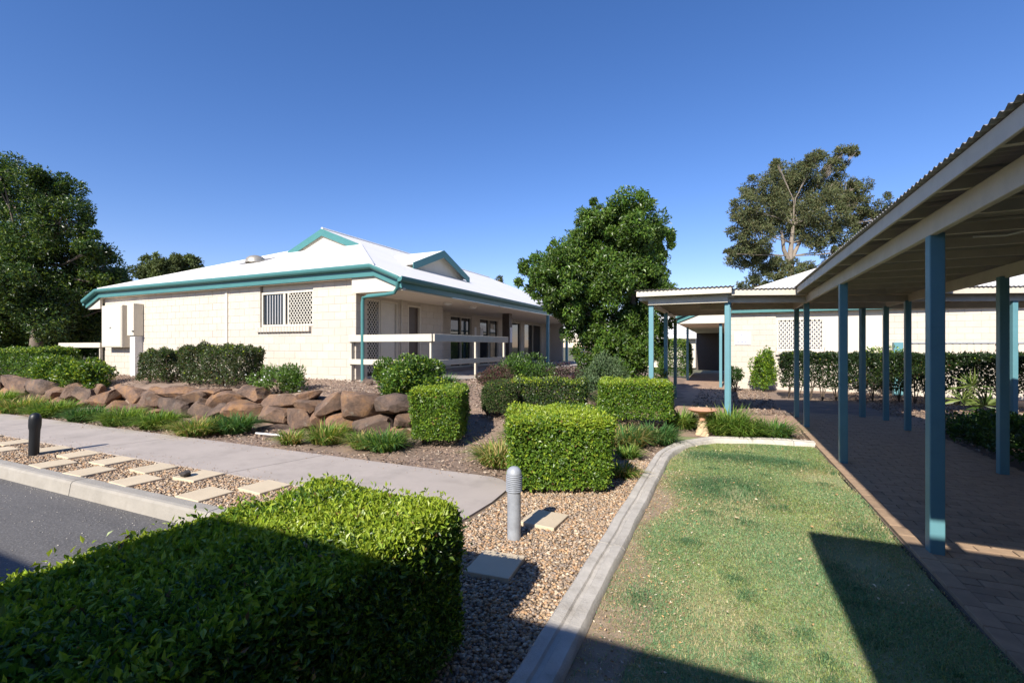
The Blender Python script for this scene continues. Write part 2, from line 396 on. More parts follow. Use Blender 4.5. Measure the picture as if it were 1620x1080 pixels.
def cpt(s): return np.array([np.interp(s, cum, ctr[:, 0]), np.interp(s, cum, ctr[:, 1])])
L = cum[-1]; cuts = np.r_[0, np.arange(1.3, L, 2.1), L]
for a, b in zip(cuts[:-1], cuts[1:]):
    V = []; ss = np.linspace(a + 0.004, b - 0.004, 16)
    for s in ss:
        p = cpt(s); d = cpt(min(s + 0.05, L)) - cpt(max(s - 0.05, 0)); d /= np.linalg.norm(d); nrm = np.array([d[1], -d[0]])
        wob = 0.0025 * math.sin(s * 5.1) + 0.002 * math.sin(s * 13.7)
        for t, z in prof: q = p + nrm * (t + wob); V.append((q[0], q[1], z + 0.004 * math.sin(s * 7)))
    k = len(prof); F = [(i * k + j, i * k + j + 1, (i + 1) * k + j + 1, (i + 1) * k + j) for i in range(15) for j in range(k - 1)]
    F += [tuple(range(k)), tuple(range(15 * k, 16 * k))[::-1]]
    mk('edging_section', V, F, M_edge, edging, angle=40)

# stepping slabs
def slab(x, y, w, d, rot, parent, z=0.038):
    c, s = math.cos(rot), math.sin(rot)
    def xf(V):
        V = V.copy(); a = V[:, 0].copy(); b = V[:, 1].copy()
        V[:, 0] = x + a * c - b * s; V[:, 1] = y + a * s + b * c; return V
    box('stepping_slab', -w / 2, w / 2, -d / 2, d / 2, -0.02, z, M_slab, parent, 0.004, xf)
SL2 = [(-5.0, 3.16), (-6.24, 3.15), (-7.22, 3.14), (-8.12, 3.14), (-9.95, 3.2), (-11.1, 3.2), (-4.66, 3.6), (-5.78, 3.58), (-6.66, 3.56), (-7.6, 3.56), (-8.5, 3.57), (-9.3, 3.56), (-10.5, 3.58), (-11.7, 3.58), (-12.5, 3.2)]
for i, (x, y) in enumerate(SL2): slab(x, y, 0.40, 0.37, R(random.uniform(-5, 5)), gravel2)
SL1 = [(-1.49, 3.0, R(5)), (-1.48, 3.97, R(-3))]
for x, y, r in SL1: slab(x, y, 0.33, 0.36, r, gravel, 0.04)

# walkway paving: clay pavers, stretcher bond, nearest laid one by one
pav = tag(box('walkway_paving', 1.30, 3.42, -1.5, 12.9, -0.15, 0.012, M_pavj), kind='structure')
PM = {}
def piece(name, key, dims, c, m, parent, bev):
    """shared-mesh piece of given dims centred at c"""
    k = (key, tuple(np.round(dims, 3)))
    if k not in PM:
        dx, dy, dz = dims; V = boxv(-dx / 2, dx / 2, -dy / 2, dy / 2, -dz / 2, dz / 2)
        bm = bmesh.new(); vs = [bm.verts.new(v) for v in V]
        for f in BOXF: bm.faces.new([vs[i] for i in f])
        if bev: bmesh.ops.bevel(bm, geom=bm.edges[:], offset=bev, segments=1, affect='EDGES')
        me = bpy.data.meshes.new(name); bm.to_mesh(me); bm.free(); me.materials.append(m); PM[k] = me
    return link_mesh(name, PM[k], m, parent, c)
def lay(parent, name, items, m, key, bev, limit=295):
    """items: (dims, centre). the nearest become pieces of their own, the rest one joined part"""
    items = sorted(items, key=lambda it: (it[1][0]) ** 2 + (it[1][1]) ** 2)
    for d, c in items[:limit]: piece(name, key, d, c, m, parent, bev)
    if items[limit:]:
        V = []; T = []
        for d, c in items[limit:]:
            o = len(V); b = boxv(-d[0] / 2, d[0] / 2, -d[1] / 2, d[1] / 2, -d[2] / 2, d[2] / 2) + np.array(c); V += b.tolist()
            T += [[i + o for i in f] for f in BOXF]
        tag(mk(name, V, T, m, parent), kind='stuff')
items = []
y = 2.3; row = 0
while y < 12.8:
    x = 1.423 - (0.115 if row % 2 else 0)
    while x < 3.40:
        a = max(x, 1.423); b = min(x + 0.226, 3.40)
        if b - a > 0.05: items.append(((b - a - 0.004, 0.109, 0.05), ((a + b) / 2, y + 0.056, 0.008 + random.uniform(-0.0018, 0.0018))))
        x += 0.230
    y += 0.115; row += 1
y = 2.3
while y < 10.6:
    items.append(((0.109, 0.224, 0.056), (1.364, y + 0.114, 0.012 + random.uniform(-0.002, 0.002)))); y += 0.230
lay(pav, 'paver', items, M_brick, 'pav', 0.003)
T_ANG = R(20); TC, TS = math.cos(T_ANG), math.sin(T_ANG); T_O = np.array([1.45, 10.4, 0.0])
def T_xf(V):
    V = np.asarray(V, float).copy(); a = V[:, 0].copy(); b = V[:, 1].copy()
    V[:, 0] = T_O[0] + a * TC - b * TS; V[:, 1] = T_O[1] + a * TS + b * TC; return V
tag(box('cross_walk_paving', -1.6, 9.0, -0.12, 1.75, -0.12, 0.022, M_pavfar, xf=T_xf), kind='structure')
tag(box('verandah_path', -1.62, 0.22, 9.55, 30, -0.12, 0.027, M_pavfar), kind='structure')

# ------------------------------------------------------------------ block walls
def blockwall(fixed, axis, a0, a1, z0, z1, out, holes=(), c=0.2, w=0.4):
    """block pieces of a wall. axis 0: runs along x at y=fixed (face towards out=-1/+1 y); axis 1: along y at x=fixed. holes: (a0,a1,z0,z1)"""
    items = []; z = z0; r = 0
    while z < z1 - 0.03:
        zt = min(z + c, z1); a = a0 - (w / 2 if r % 2 else 0)
        while a < a1 - 0.01:
            segs = [(max(a, a0), min(a + w, a1))]
            for h0, h1, hz0, hz1 in holes:
                if zt > hz0 + 0.02 and z < hz1 - 0.02:
                    ns = []
                    for p, q in segs:
                        if q <= h0 or p >= h1: ns.append((p, q))
                        else:
                            if p < h0: ns.append((p, h0))
                            if q > h1: ns.append((h1, q))
                    segs = ns
            for p, q in segs:
                if q - p < 0.03: continue
                L_ = q - p - 0.008; zc = (z + zt) / 2; hh = zt - z - 0.008; pr = random.uniform(0, 0.002)
                if axis == 0: items.append(((L_, 0.04, hh), ((p + q) / 2, fixed - out * (0.02 - pr), zc)))
                else: items.append(((0.04, L_, hh), (fixed - out * (0.02 - pr), (p + q) / 2, zc)))
            a += w
        z += c; r += 1
    return items
def wallcore(parent, fixed, axis, a0, a1, z0, z1, out, holes=(), th=0.18):
    """wall body as boxes round the openings, its face 6 mm behind the block faces"""
    f = fixed - out * 0.006; bk = fixed - out * th; lo, hi = min(f, bk), max(f, bk)
    cuts = sorted({a0, a1} | {v for h in holes for v in h[:2]}); parts = []
    for p, q in zip(cuts[:-1], cuts[1:]):
        hz = sorted([(h[2], h[3]) for h in holes if h[0] <= p + 1e-6 and h[1] >= q - 1e-6]); z = z0; segs = []
        for u, v in hz:
            if u > z: segs.append((z, u))
            z = max(z, v)
        if z < z1: segs.append((z, z1))
        for u, v in segs:
            b = boxv(p, q, lo, hi, u, v) if axis == 0 else boxv(lo, hi, p, q, u, v)
            parts.append((b, BOXF))
    V, F = merge(parts)
    return mk('wall', V, F, M_mortar, parent)

def diamond_screen(parent, fixed, axis, a0, a1, z0, z1, depth, pitch=0.085, bar=0.016):
    """diagonal lattice of flat bars"""
    parts = []
    W = a1 - a0; Hh = z1 - z0; k = -Hh
    def add(p, q):
        d = np.array(q) - np.array(p); l_ = np.linalg.norm(d)
        if l_ < 0.02: return
        nrm = np.array([-d[1], d[0]]) / l_ * bar / 2; P = [np.array(p) + nrm, np.array(q) + nrm, np.array(q) - nrm, np.array(p) - nrm]
        V = []
        for t in (depth, depth + 0.006):
            for s in P: V.append((s[0], fixed + t, s[1]) if axis == 0 else (fixed + t, s[0], s[1]))
        parts.append((V, BOXF))
    while k < W:
        # rising diagonal: a = k + t*.. (slope 1.25)
        for sgn in (1, -1):
            sl = 1.25
            t0 = max(0, -k); t1 = min(Hh / sl, W - k)
            if t1 > t0:
                if sgn == 1: add((a0 + k + t0, z0 + t0 * sl), (a0 + k + t1, z0 + t1 * sl))
                else: add((a0 + k + t0, z1 - t0 * sl), (a0 + k + t1, z1 - t1 * sl))
        k += pitch
    V, F = merge(parts)
    return mk('security_screen', V, F, M_screen, parent)
def frame(name, parent, fixed, axis, a0, a1, z0, z1, th, dep, m, off=0.0, mull=()):
    parts = []
    def bb(p, q, u, v):
        parts.append((boxv(p, q, fixed + off, fixed + off + dep, u, v) if axis == 0 else boxv(fixed + off, fixed + off + dep, p, q, u, v), BOXF))
    bb(a0, a1, z0, z0 + th); bb(a0, a1, z1 - th, z1); bb(a0, a0 + th, z0 + th, z1 - th); bb(a1 - th, a1, z0 + th, z1 - th)
    for x in mull: bb(x - th / 2, x + th / 2, z0 + th, z1 - th)
    V, F = merge(parts); return mk(name, V, F, m, parent)

def gutter_run(name, parent, p, q, out, m=None):
    """ogee-like gutter along p->q; out is the outward horizontal unit vector"""
    prof = [(0.0, 0.0), (0.05, -0.004), (0.085, 0.006), (0.112, 0.028), (0.126, 0.058), (0.130, 0.09), (0.126, 0.118), (0.112, 0.118), (0.108, 0.10), (0.0, 0.10)]
    V = []
    for e in (p, q):
        for t, z in prof: V.append((e[0] + out[0] * t, e[1] + out[1] * t, e[2] + z))
    n = len(prof); F = [(i, (i + 1) % n, (i + 1) % n + n, i + n) for i in range(n)] + [tuple(range(n))[::-1], tuple(range(n, 2 * n))]
    return mk(name, V, F, m or M_teal, parent)
def board(name, parent, p, q, hgt, th, out, m):
    """vertical board from p to q (top edge), hanging hgt, thickness th outward"""
    V = []
    for e in (p, q):
        for t, z in ((0, 0), (th, 0), (th, -hgt), (0, -hgt)): V.append((e[0] + out[0] * t, e[1] + out[1] * t, e[2] + z))
    F = [(0, 1, 5, 4), (1, 2, 6, 5), (2, 3, 7, 6), (3, 0, 4, 7), (0, 3, 2, 1), (4, 5, 6, 7)]
    return mk(name, V, F, m, parent)

def roof_set(parent, XL, XR, yf, z1, yg, yb, side=0.84, pitch=0.404):
    """hip roof with a small gable over the front slope; sides run down over the verandahs"""
    Xm = (XL + XR) / 2; gw = (XR - XL) / 2 - (yg - yf); zg = z1 + (yg - yf) * pitch; zr = z1 + (XR - XL) / 2 * pitch
    ze = z1 - side * pitch; t = 0.09
    def slab_poly(name, P, m):
        n = len(P); V = [tuple(p) for p in P] + [(p[0], p[1], p[2] - 0.05) for p in P]
        return mk(name, V, [tuple(range(n)), tuple(range(2 * n - 1, n - 1, -1))] + [(i, i + n, (i + 1) % n + n, (i + 1) % n) for i in range(n)], m, roof)
    roof = mk('roof', *merge([([(XL, yf, z1 + t), (XR, yf, z1 + t), (Xm + gw, yg, zg + t), (Xm - gw, yg, zg + t), (XL, yf, z1 + t - 0.05), (XR, yf, z1 + t - 0.05), (Xm + gw, yg, zg + t - 0.05), (Xm - gw, yg, zg + t - 0.05)],
              [(0, 1, 2, 3), (7, 6, 5, 4), (0, 4, 5, 1), (1, 5, 6, 2), (2, 6, 7, 3), (3, 7, 4, 0)])]), M_roofx, parent)
    oh = 0.07
    for s in (1, -1):
        Xe = XR + side if s == 1 else XL - side; Xh = XR if s == 1 else XL; Xg = Xm + s * gw
        P = [(Xe, yf, ze + t), (Xe, yb, ze + t), (Xm, yb, zr + t), (Xm, yg - oh, zr + t), (Xg, yg - oh, zg + t + 0.0), (Xg, yg, zg + t), (Xh, yf, z1 + t)]
        slab_poly('roof_slope', P if s == 1 else P[::-1], M_roofy)
    # gable wall and barge boards
    prism('gable_panel', [(Xm - gw, zg + 0.02), (Xm + gw, zg + 0.02), (Xm, zr + 0.02)], 1, yg, yg + 0.05, M_cream, roof)
    for s in (1, -1):
        V = []
        for yy in (yg - oh - 0.025, yg - oh):
            V += [(Xm + s * gw * 1.0, yy, zg + t - 0.0), (Xm, yy, zr + t), (Xm, yy, zr + t - 0.26), (Xm + s * gw, yy, zg + t - 0.24)]
        mk('barge_board', V, BOXF, M_teal, roof)
    # hip and ridge caps
    for s in (1, -1):
        Xh = XR if s == 1 else XL
        tube('hip_cap', [(Xh, yf, z1 + t + 0.01), (Xm + s * gw, yg, zg + t + 0.01)], 0.045, M_roofx, roof, 6)
    tube('ridge_cap', [(Xm, yg - oh, zr + t + 0.01), (Xm, yb, zr + t + 0.01)], 0.05, M_roofy, roof, 6)
    return roof, Xm, zr, ze, zg

# ------------------------------------------------------------------ house on the left
hl = thing('block_house', (-13.6, 14, 0.6), 'cream block house with white hipped roof and teal gutters above the boulder wall', 'house')
WX0, WX1, WY = -19.62, -8.32, 8.96; ZB, ZT = 0.46, 3.36
win = (-11.77, -9.77, 2.12, 3.36)
wall = wallcore(hl, WY, 0, WX0, WX1, ZB, ZT, -1, [win])
items = blockwall(WY, 0, WX0, WX1, ZB, ZT - 0.02, -1, [win])
vholes = [(9.35, 10.62, 0.78, 2.82), (11.05, 11.66, 0.78, 2.78)]
VR = -9.5    # the verandah wall steps back past the second door
vholes2 = [(13.3, 14.6, 0.78, 2.78), (15.25, 16.9, 0.78, 2.78), (17.6, 19.4, 0.78, 2.8), (19.9, 22.0, 0.78, 2.8), (22.5, 25.0, 0.78, 2.8)]
wallcore(hl, WX1, 1, WY + 0.181, 12.9, 0.5, 3.05, 1, vholes)
wallcore(hl, VR, 1, 12.7, 26, 0.5, 3.05, 1, vholes2)
box('return_wall', VR + 0.001, WX1 - 0.19, 12.72, 12.9, 0.5, 3.05, M_block, hl)
items += blockwall(WX1, 1, WY + 0.002, 12.9, 0.66, 3.02, 1, vholes)
items += blockwall(VR, 1, 12.9, 26, 0.66, 3.02, 1, vholes2)
lay(wall, 'block', items, M_block, 'blk', 0.006)
box('back_wall', WX0, WX1 - 0.2, 25.8, 26, 0.4, 3.3, M_block, hl)
box('end_wall', WX0, WX0 + 0.15, WY + 0.19, 25.8, 0.4, 3.05, M_block, hl)
box('floor_slab', WX0 + 0.01, -6.0, WY + 0.03, 26, -0.2, 0.755, M_conc, hl)
roof, Xm, zr, ze, zg = roof_set(hl, -19.55, -7.60, 8.72, 3.44, 12.93, 26.4)
# teal fascia and gutters: level along the front, raking down over the verandah at both ends
zf = 3.44
gutter_run('gutter', hl, (-19.55, 8.74, zf - 0.02), (-7.60, 8.74, zf - 0.02), (0, -1))
board('fascia', hl, (-19.55, 8.80, zf + 0.02), (-7.60, 8.80, zf + 0.02), 0.20, 0.05, (0, -1), M_teal)
for s, xa, xb in ((1, -7.60, -6.76), (-1, -19.55, -20.39)):
    gutter_run('raking_gutter', hl, (xa, 8.74, zf - 0.02), (xb, 8.74, ze - 0.02), (0, -1))
    board('raking_fascia', hl, (xa, 8.80, zf + 0.02), (xb, 8.80, ze + 0.02), 0.19, 0.05, (0, -1), M_teal)
    xo = WX1 if s == 1 else WX0
    prism('end_panel', [(xo, zf - 0.17), (xa, zf - 0.17), (xb, ze - 0.16), (xb, ze - 0.21), (xo, ze - 0.21)], 1, 8.82, 8.90, M_cream, hl)
gutter_run('side_gutter', hl, (-6.78, 8.62, ze - 0.03), (-6.78, 26.3, ze - 0.03), (1, 0))
board('side_fascia', hl, (-6.81, 8.80, ze + 0.02), (-6.81, 26.3, ze + 0.02), 0.19, 0.03, (1, 0), M_teal)
box('verandah_soffit', WX1, -6.83, 8.91, 26, ze - 0.20, ze - 0.17, M_soffit, hl)
box('recess_soffit', VR, WX1 - 0.002, 12.9, 26, ze - 0.20, ze - 0.17, M_soffit, hl)
box('front_soffit', WX0, WX1, 8.82, 8.95, zf - 0.19, zf - 0.16, M_soffit, hl)
board('side_gutter', hl, (-20.39, 8.7, ze + 0.06), (-20.39, 26.3, ze + 0.06), 0.14, 0.1, (-1, 0), M_teal)
# downpipe from the verandah gutter back to the wall corner
tube('downpipe', [(-6.86, 8.72, ze - 0.02), (-6.87, 8.74, ze - 0.16), (-6.98, 8.76, ze - 0.26), (-7.25, 8.78, ze - 0.29), (-7.80, 8.80, ze - 0.30), (-7.95, 8.81, ze - 0.34), (-7.98, 8.82, ze - 0.46), (-7.98, 8.82, 0.62)], 0.045, M_teal, hl, 12)
# roof vent and small gable on the verandah slope
vx, vy = -15.2, 11.4; vz = 3.44 + (vy - 8.72) * 0.404 + 0.09
lathe('roof_vent', (vx, vy, vz - 0.06), [(0.34, 0), (0.33, 0.08), (0.30, 0.16), (0.22, 0.23), (0.1, 0.27), (0.01, 0.28)], M_vent, roof)
mk('vent_flashing', [(vx - 0.55, vy - 0.35, vz - 0.13), (vx + 0.55, vy - 0.35, vz - 0.13), (vx + 0.55, vy + 0.4, vz + 0.175), (vx - 0.55, vy + 0.4, vz + 0.175)], [(0, 1, 2, 3)], M_vent, roof)
gx, gy, ghw, gz = -9.0, 13.62, 1.62, 4.12; grr = gz + ghw * 0.404
def sl(x): return 3.44 + (-7.60 - x) * 0.404 + 0.09
for s in (1, -1):
    xr = -7.6 - (grr + 0.06 - 3.53) / 0.404; xe = -7.6 - (gz - 3.53) / 0.404
    V = [(gx + 0.25, gy, grr + 0.09), (xr, gy, grr + 0.09), (xe, gy + s * ghw * 1.08, gz + 0.05), (gx + 0.25, gy + s * ghw * 1.08, gz + 0.05)]
    V += [(a, b, c - 0.05) for a, b, c in V]
    mk('gablet_slope', V, BOXF, M_roofx, roof)
    V = []
    for xx in (gx + 0.25, gx + 0.275): V += [(xx, gy + s * ghw * 1.08, gz + 0.055), (xx, gy, grr + 0.10), (xx, gy, grr - 0.15), (xx, gy + s * ghw * 1.08, gz - 0.17)]
    mk('gablet_barge', V, BOXF, M_teal, roof)
prism('gablet_panel', [(gy - ghw, 3.6), (gy + ghw, 3.6), (gy + ghw, gz), (gy, grr), (gy - ghw, gz)], 0, gx - 0.02, gx + 0.05, M_cream, roof)
# front window: blinds left, security screen right, brick sill
wd = mk('window', boxv(-11.75, -9.79, 9.10, 9.13, 2.14, 3.34), BOXF, M_dark, hl)
box('head_panel', -11.73, -9.79, 9.02, 9.095, 3.08, 3.35, M_cream, wd)
frame('frame', wd, 9.0, 0, -11.76, -9.78, 2.13, 3.08, 0.055, 0.07, M_cream, 0.0, [-10.72])
box('sash', -10.93, -10.84, 9.01, 9.05, 2.19, 3.02, M_cream, wd)
box('glass_pane', -11.70, -10.94, 9.045, 9.051, 2.19, 3.02, M_glass, wd)
for k in range(6): box('blind_slat', -11.58 + k * 0.105, -11.558 + k * 0.105, 9.03, 9.034, 2.2, 3.0, M_blind, wd)
diamond_screen(wd, 9.0, 0, -10.69, -9.84, 2.19, 3.03, 0.01, 0.105, 0.016)
for k in range(18): box('sill_brick', -11.86 + k * 0.113, -11.86 + k * 0.113 + 0.106, 8.88, 9.0, 1.98, 2.115, M_block, wd, 0.006)
box('cover_strip', -13.22, -13.12, 8.93, 8.958, 0.9, 3.18, M_cream, hl)
# verandah doors and windows
d1 = mk('screen_door', boxv(-8.44, -8.42, 9.36, 9.86, 0.78, 2.82), BOXF, M_dark, hl)
diamond_screen(d1, -8.38, 1, 9.40, 9.84, 0.9, 2.8, 0.0, 0.10, 0.016)
frame('frame', d1, -8.39, 1, 9.35, 9.88, 0.78, 2.82, 0.04, 0.05, M_cream)
d2 = mk('pale_door', boxv(-8.42, -8.385, 9.92, 10.55, 0.78, 2.8), BOXF, M_doorpale, hl)
frame('frame', d2, -8.40, 1, 9.89, 10.61, 0.78, 2.82, 0.045, 0.07, M_cream)
lathe('handle', (-8.35, 10.48, 1.75), [(0.02, 0), (0.03, 0.02), (0.02, 0.05)], M_galv, d2, 10)
tube('conduit', [(-8.28, 10.72, 0.78), (-8.28, 10.72, 2.9)], 0.02, M_cream, hl)
d3 = mk('dark_door', boxv(-8.44, -8.40, 11.05, 11.64, 0.78, 2.76), BOXF, M_doordark, hl)
frame('frame', d3, -8.39, 1, 11.04, 11.67, 0.78, 2.79, 0.05, 0.08, M_cream)
for (a, b, z0, z1_) in vholes2:
    w_ = mk('verandah_window', boxv(VR - 0.14, VR - 0.12, a, b, z0, z1_), BOXF, M_dark, hl)
    frame('frame', w_, VR - 0.08, 1, a, b, z0, z1_, 0.05, 0.06, M_beam, 0, [(a + b) / 2] if b - a > 1.4 else [])
    box('glass_pane', VR - 0.09, VR - 0.085, a + 0.05, b - 0.05, z0 + 0.05, z1_ - 0.05, M_glass, w_)
box('notice_sheet', VR + 0.004, VR + 0.008, 17.12, 17.3, 1.85, 2.4, M_white, hl)
box('notice_sheet', VR - 0.06, VR - 0.055, 17.75, 18.0, 1.85, 2.4, M_white, hl)
box('verandah_pier', -8.1, -7.8, 16.9, 17.2, 0.75, 2.9, M_doordark, hl)
box('notice_board', -7.795, -7.78, 16.95, 17.15, 1.75, 2.35, M_white, hl)
for yy in (11.9, 13.4):
    lathe('ceiling_lamp', (-7.5, yy, ze - 0.29), [(0.02, 0), (0.10, 0.015), (0.13, 0.05), (0.13, 0.09)], M_lamp, hl, 16)
for yy in (18.6, 21.2, 24.0): box('verandah_post', -6.86, -6.75, yy, yy + 0.11, 0.7, ze - 0.2, M_post, hl, 0.006)
# meter boxes on the front wall
mb = thing('meter_box', (-18.6, 8.8, 1.55), 'large cream electricity meter box on the left end of the wall', 'meter box')
box('cabinet', -19.22, -18.02, 8.69, 8.95, 1.56, 2.96, M_cream, mb, 0.01)
box('cabinet_door', -19.19, -18.05, 8.675, 8.688, 1.59, 2.93, M_cream, mb, 0.004)
box('latch', -18.72, -18.62, 8.655, 8.674, 2.20, 2.24, M_galv, mb)
mb2 = thing('cable_box', (-17.45, 8.8, 0.5), 'narrow cream cable box with grey riser beside the meter box', 'cable box')
box('cabinet', -17.66, -17.30, 8.66, 8.95, 1.94, 2.98, M_cream, mb2, 0.01)
box('riser', -17.62, -17.34, 8.72, 8.95, 0.45, 1.938, mat('riser_grey', (0.60, 0.58, 0.55), 0.7, 0.04), mb2, 0.005)
box('lock', -17.36, -17.28, 8.64, 8.66, 2.06, 2.10, M_black, mb2)

# post and rail fences
def rail_fence(name, label, pts, posts, zt, zl, top_h=0.17, th=0.045):
    t = thing(name, (pts[0][0], pts[0][1], 0.5), label, 'railing')
    for p, q in zip(pts[:-1], pts[1:]):
        horiz = abs(q[0] - p[0]) > abs(q[1] - p[1])
        for nm, z, hh in (('top_rail', zt, top_h), ('lower_rail', zl, 0.13)):
            if horiz: box(nm, min(p[0], q[0]), max(p[0], q[0]), p[1] - th, p[1], z - hh, z, M_rail, t, 0.005)
            else: box(nm, p[0] - th + 0.05, p[0] + 0.05, p[1] + 0.003, q[1], z - hh + 0.002, z + 0.002, M_rail, t, 0.005)
    for x, y in posts: box('post', x - 0.05, x + 0.05 - 0.052, y + 0.002, y + 0.10, float(H(x, y)) - 0.1, zt - 0.02, M_rail, t, 0.005)
    return t
rail_fence('porch_railing', 'cream timber porch railing turning the corner at the end of the block wall', [(-8.42, 8.85), (-5.98, 8.85), (-5.98, 12.8)], [(-8.36, 8.85), (-6.02, 8.85), (-5.98, 10.85), (-5.98, 12.6)], 1.87, 1.28)
rail_fence('garden_railing', 'short cream timber railing beside the meter box near dark trees', [(-22.4, 8.85), (-19.6, 8.85)], [(-21.6, 8.85), (-19.7, 8.85)], 1.72, 1.05)

# ------------------------------------------------------------------ building on the right, behind the walkway
h2 = thing('far_block_building', (7, 24, 0), 'cream block building behind the covered walkway with screened windows', 'building')
W2 = 19.6
hol2 = [(1.75, 3.35, 1.42, 2.62)]
hol2 = [(1.72, 5.0, 1.42, 2.9)]
wall2 = wallcore(h2, W2, 0, 0.0, 15, -0.1, 2.98, -1, hol2)
it2 = blockwall(W2, 0, 0.0, 15, 0.0, 2.96, -1, hol2)
wallcore(h2, 0.0, 1, W2 + 0.002, 34, -0.1, 2.6, -1, [])
lay(wall2, 'block', it2, M_block, 'blk2', 0.006)
roof2, _, _, ze2, _ = roof_set(h2, -0.86, 14.0, 19.36, 3.02, 24.4, 36)
gutter_run('gutter', h2, (-0.86, 19.38, 3.0), (14, 19.38, 3.0), (0, -1))
board('fascia', h2, (-0.86, 19.44, 3.04), (14, 19.44, 3.04), 0.2, 0.05, (0, -1), M_teal)
gutter_run('raking_gutter', h2, (-0.86, 19.38, 3.0), (-1.70, 19.38, ze2 - 0.02), (0, -1))
board('raking_fascia', h2, (-0.86, 19.44, 3.04), (-1.70, 19.44, ze2 + 0.02), 0.19, 0.05, (0, -1), M_teal)
prism('end_panel', [(0.0, 2.85), (-0.86, 2.85), (-1.70, ze2 - 0.15), (-1.70, ze2 - 0.20), (0.0, ze2 - 0.20)], 1, 19.46, 19.54, M_cream, h2)
gutter_run('side_gutter', h2, (-1.68, 19.26, ze2 - 0.03), (-1.68, 36, ze2 - 0.03), (-1, 0))
box('verandah_soffit', -1.68, -0.002, 19.55, 36, ze2 - 0.2, ze2 - 0.17, M_soffit, h2)
box('front_soffit', 0.0, 15, 19.40, 19.595, 2.86, 2.885, M_soffit, h2)
box('head_panel', 1.72, 5.0, 19.66, 19.7, 2.62, 2.9, M_cream, h2)
w2a = mk('screened_window', boxv(1.78, 3.2, 19.72, 19.74, 1.42, 2.62), BOXF, M_blind, h2)
frame('frame', w2a, 19.62, 0, 1.74, 3.22, 1.42, 2.62, 0.07, 0.07, M_cream)
diamond_screen(w2a, 19.62, 0, 1.81, 3.15, 1.49, 2.55, 0.0, 0.13, 0.03)
w2b = mk('pale_panel_window', boxv(3.24, 4.98, 19.63, 19.66, 1.42, 2.62), BOXF, M_cream, h2)
for k in range(30): box('sill_brick', 1.70 + k * 0.113, 1.70 + k * 0.113 + 0.106, 19.5, 19.62, 1.28, 1.415, M_block, w2a, 0.006) if k < 29 else None
box('verandah_post', -0.18, -0.08, 19.62, 19.72, 0, ze2 - 0.2, M_post, h2, 0.006)
box('verandah_post', -1.6, -1.5, 23.0, 23.1, 0, ze2 - 0.2, M_post, h2, 0.006)
box('verandah_shade_panel', -1.72, -0.0, 33.8, 34, 0, 2.6, M_doordark, h2)  # dark panel added so the passage reads as shaded
sg = thing('wall_sign', (0.62, 19.58, 1.6), 'small white sign with three lines of blue lettering on the far block wall', 'sign')
box('sign_board', 0.36, 0.90, 19.575, 19.59, 1.66, 2.12, M_white, sg)
for r_, (z, hgt, x0, words) in enumerate(((2.03, 0.045, 0.44, (0.05, 0.12, 0.09, 0.07)), (1.91, 0.03, 0.41, (0.09, 0.05, 0.11, 0.06, 0.06)), (1.86, 0.03, 0.46, (0.08, 0.1, 0.06)), (1.75, 0.05, 0.43, (0.12, 0.08, 0.13)))):
    x = x0
    for w_ in words:
        n_ = max(2, int(w_ / 0.022))
        V, F = merge([(boxv(x + i * w_ / n_, x + (i + 0.72) * w_ / n_, 19.5725, 19.5745, z - hgt / 2 + (0.3 * hgt if (i * 7 + r_) % 3 == 1 else 0), z + hgt / 2 - (0.35 * hgt if (i * 5 + r_) % 4 == 2 else 0)), BOXF) for i in range(n_)])
        mk('lettering', V, F, M_ink, sg); x += w_ + 0.025
# breeze-block screen wall with grey capping
bw = thing('breeze_block_wall', (7.5, 18.8, 0), 'low cream breeze-block screen wall with grey capping beyond the long hedge', 'wall')
parts = []
x0, x1, p = 5.3, 11.3, 0.165
for i in range(int((x1 - x0) / p)):
    parts.append((boxv(x0 + i * p, x0 + i * p + 0.122, 18.82, 18.90, 0, 1.68), BOXF))
parts.append((boxv(x0, x0 + 2.0, 18.83, 18.89, 0, 1.68), BOXF))
V, F = merge(parts); mk('upright_webs', V, F, M_block, bw)
parts = [(boxv(x0, x1, 18.825, 18.895, z, z + 0.122), BOXF) for z in np.arange(0.0, 1.6, p)]
V, F = merge(parts); mk('level_webs', V, F, M_block, bw)
box('capping', x0 - 0.02, x1, 18.79, 18.93, 1.682, 1.72, M_galv, bw)
box('end_post', x0 - 0.34, x0 - 0.1, 18.75, 18.95, 0, 1.72, M_post, bw, 0.01)

# white outbuilding seen through the left verandah gap
ob = thing('white_shed', (-3.5, 40, 0), 'white roofed outbuilding glimpsed between the thin teal posts', 'shed')
box('shed_wall', -8, -2.2, 42, 46, -0.2, 2.4, M_cream, ob)
mk('shed_roof', [(-9, 41.4, 2.35), (-1.8, 41.4, 2.35), (-3.4, 46, 4.4), (-7, 46, 4.4), (-9, 41.4, 2.25), (-1.8, 41.4, 2.25), (-3.4, 46, 4.3), (-7, 46, 4.3)], [(0, 1, 2, 3), (7, 6, 5, 4), (0, 4, 5, 1), (1, 5, 6, 2), (2, 6, 7, 3), (3, 7, 4, 0)], M_roofx, ob)
for k in range(4): box('wall_rail', -6.5, -2.3, 41.9, 41.98, 0.6 + k * 0.75, 0.68 + k * 0.75, M_galv, ob)

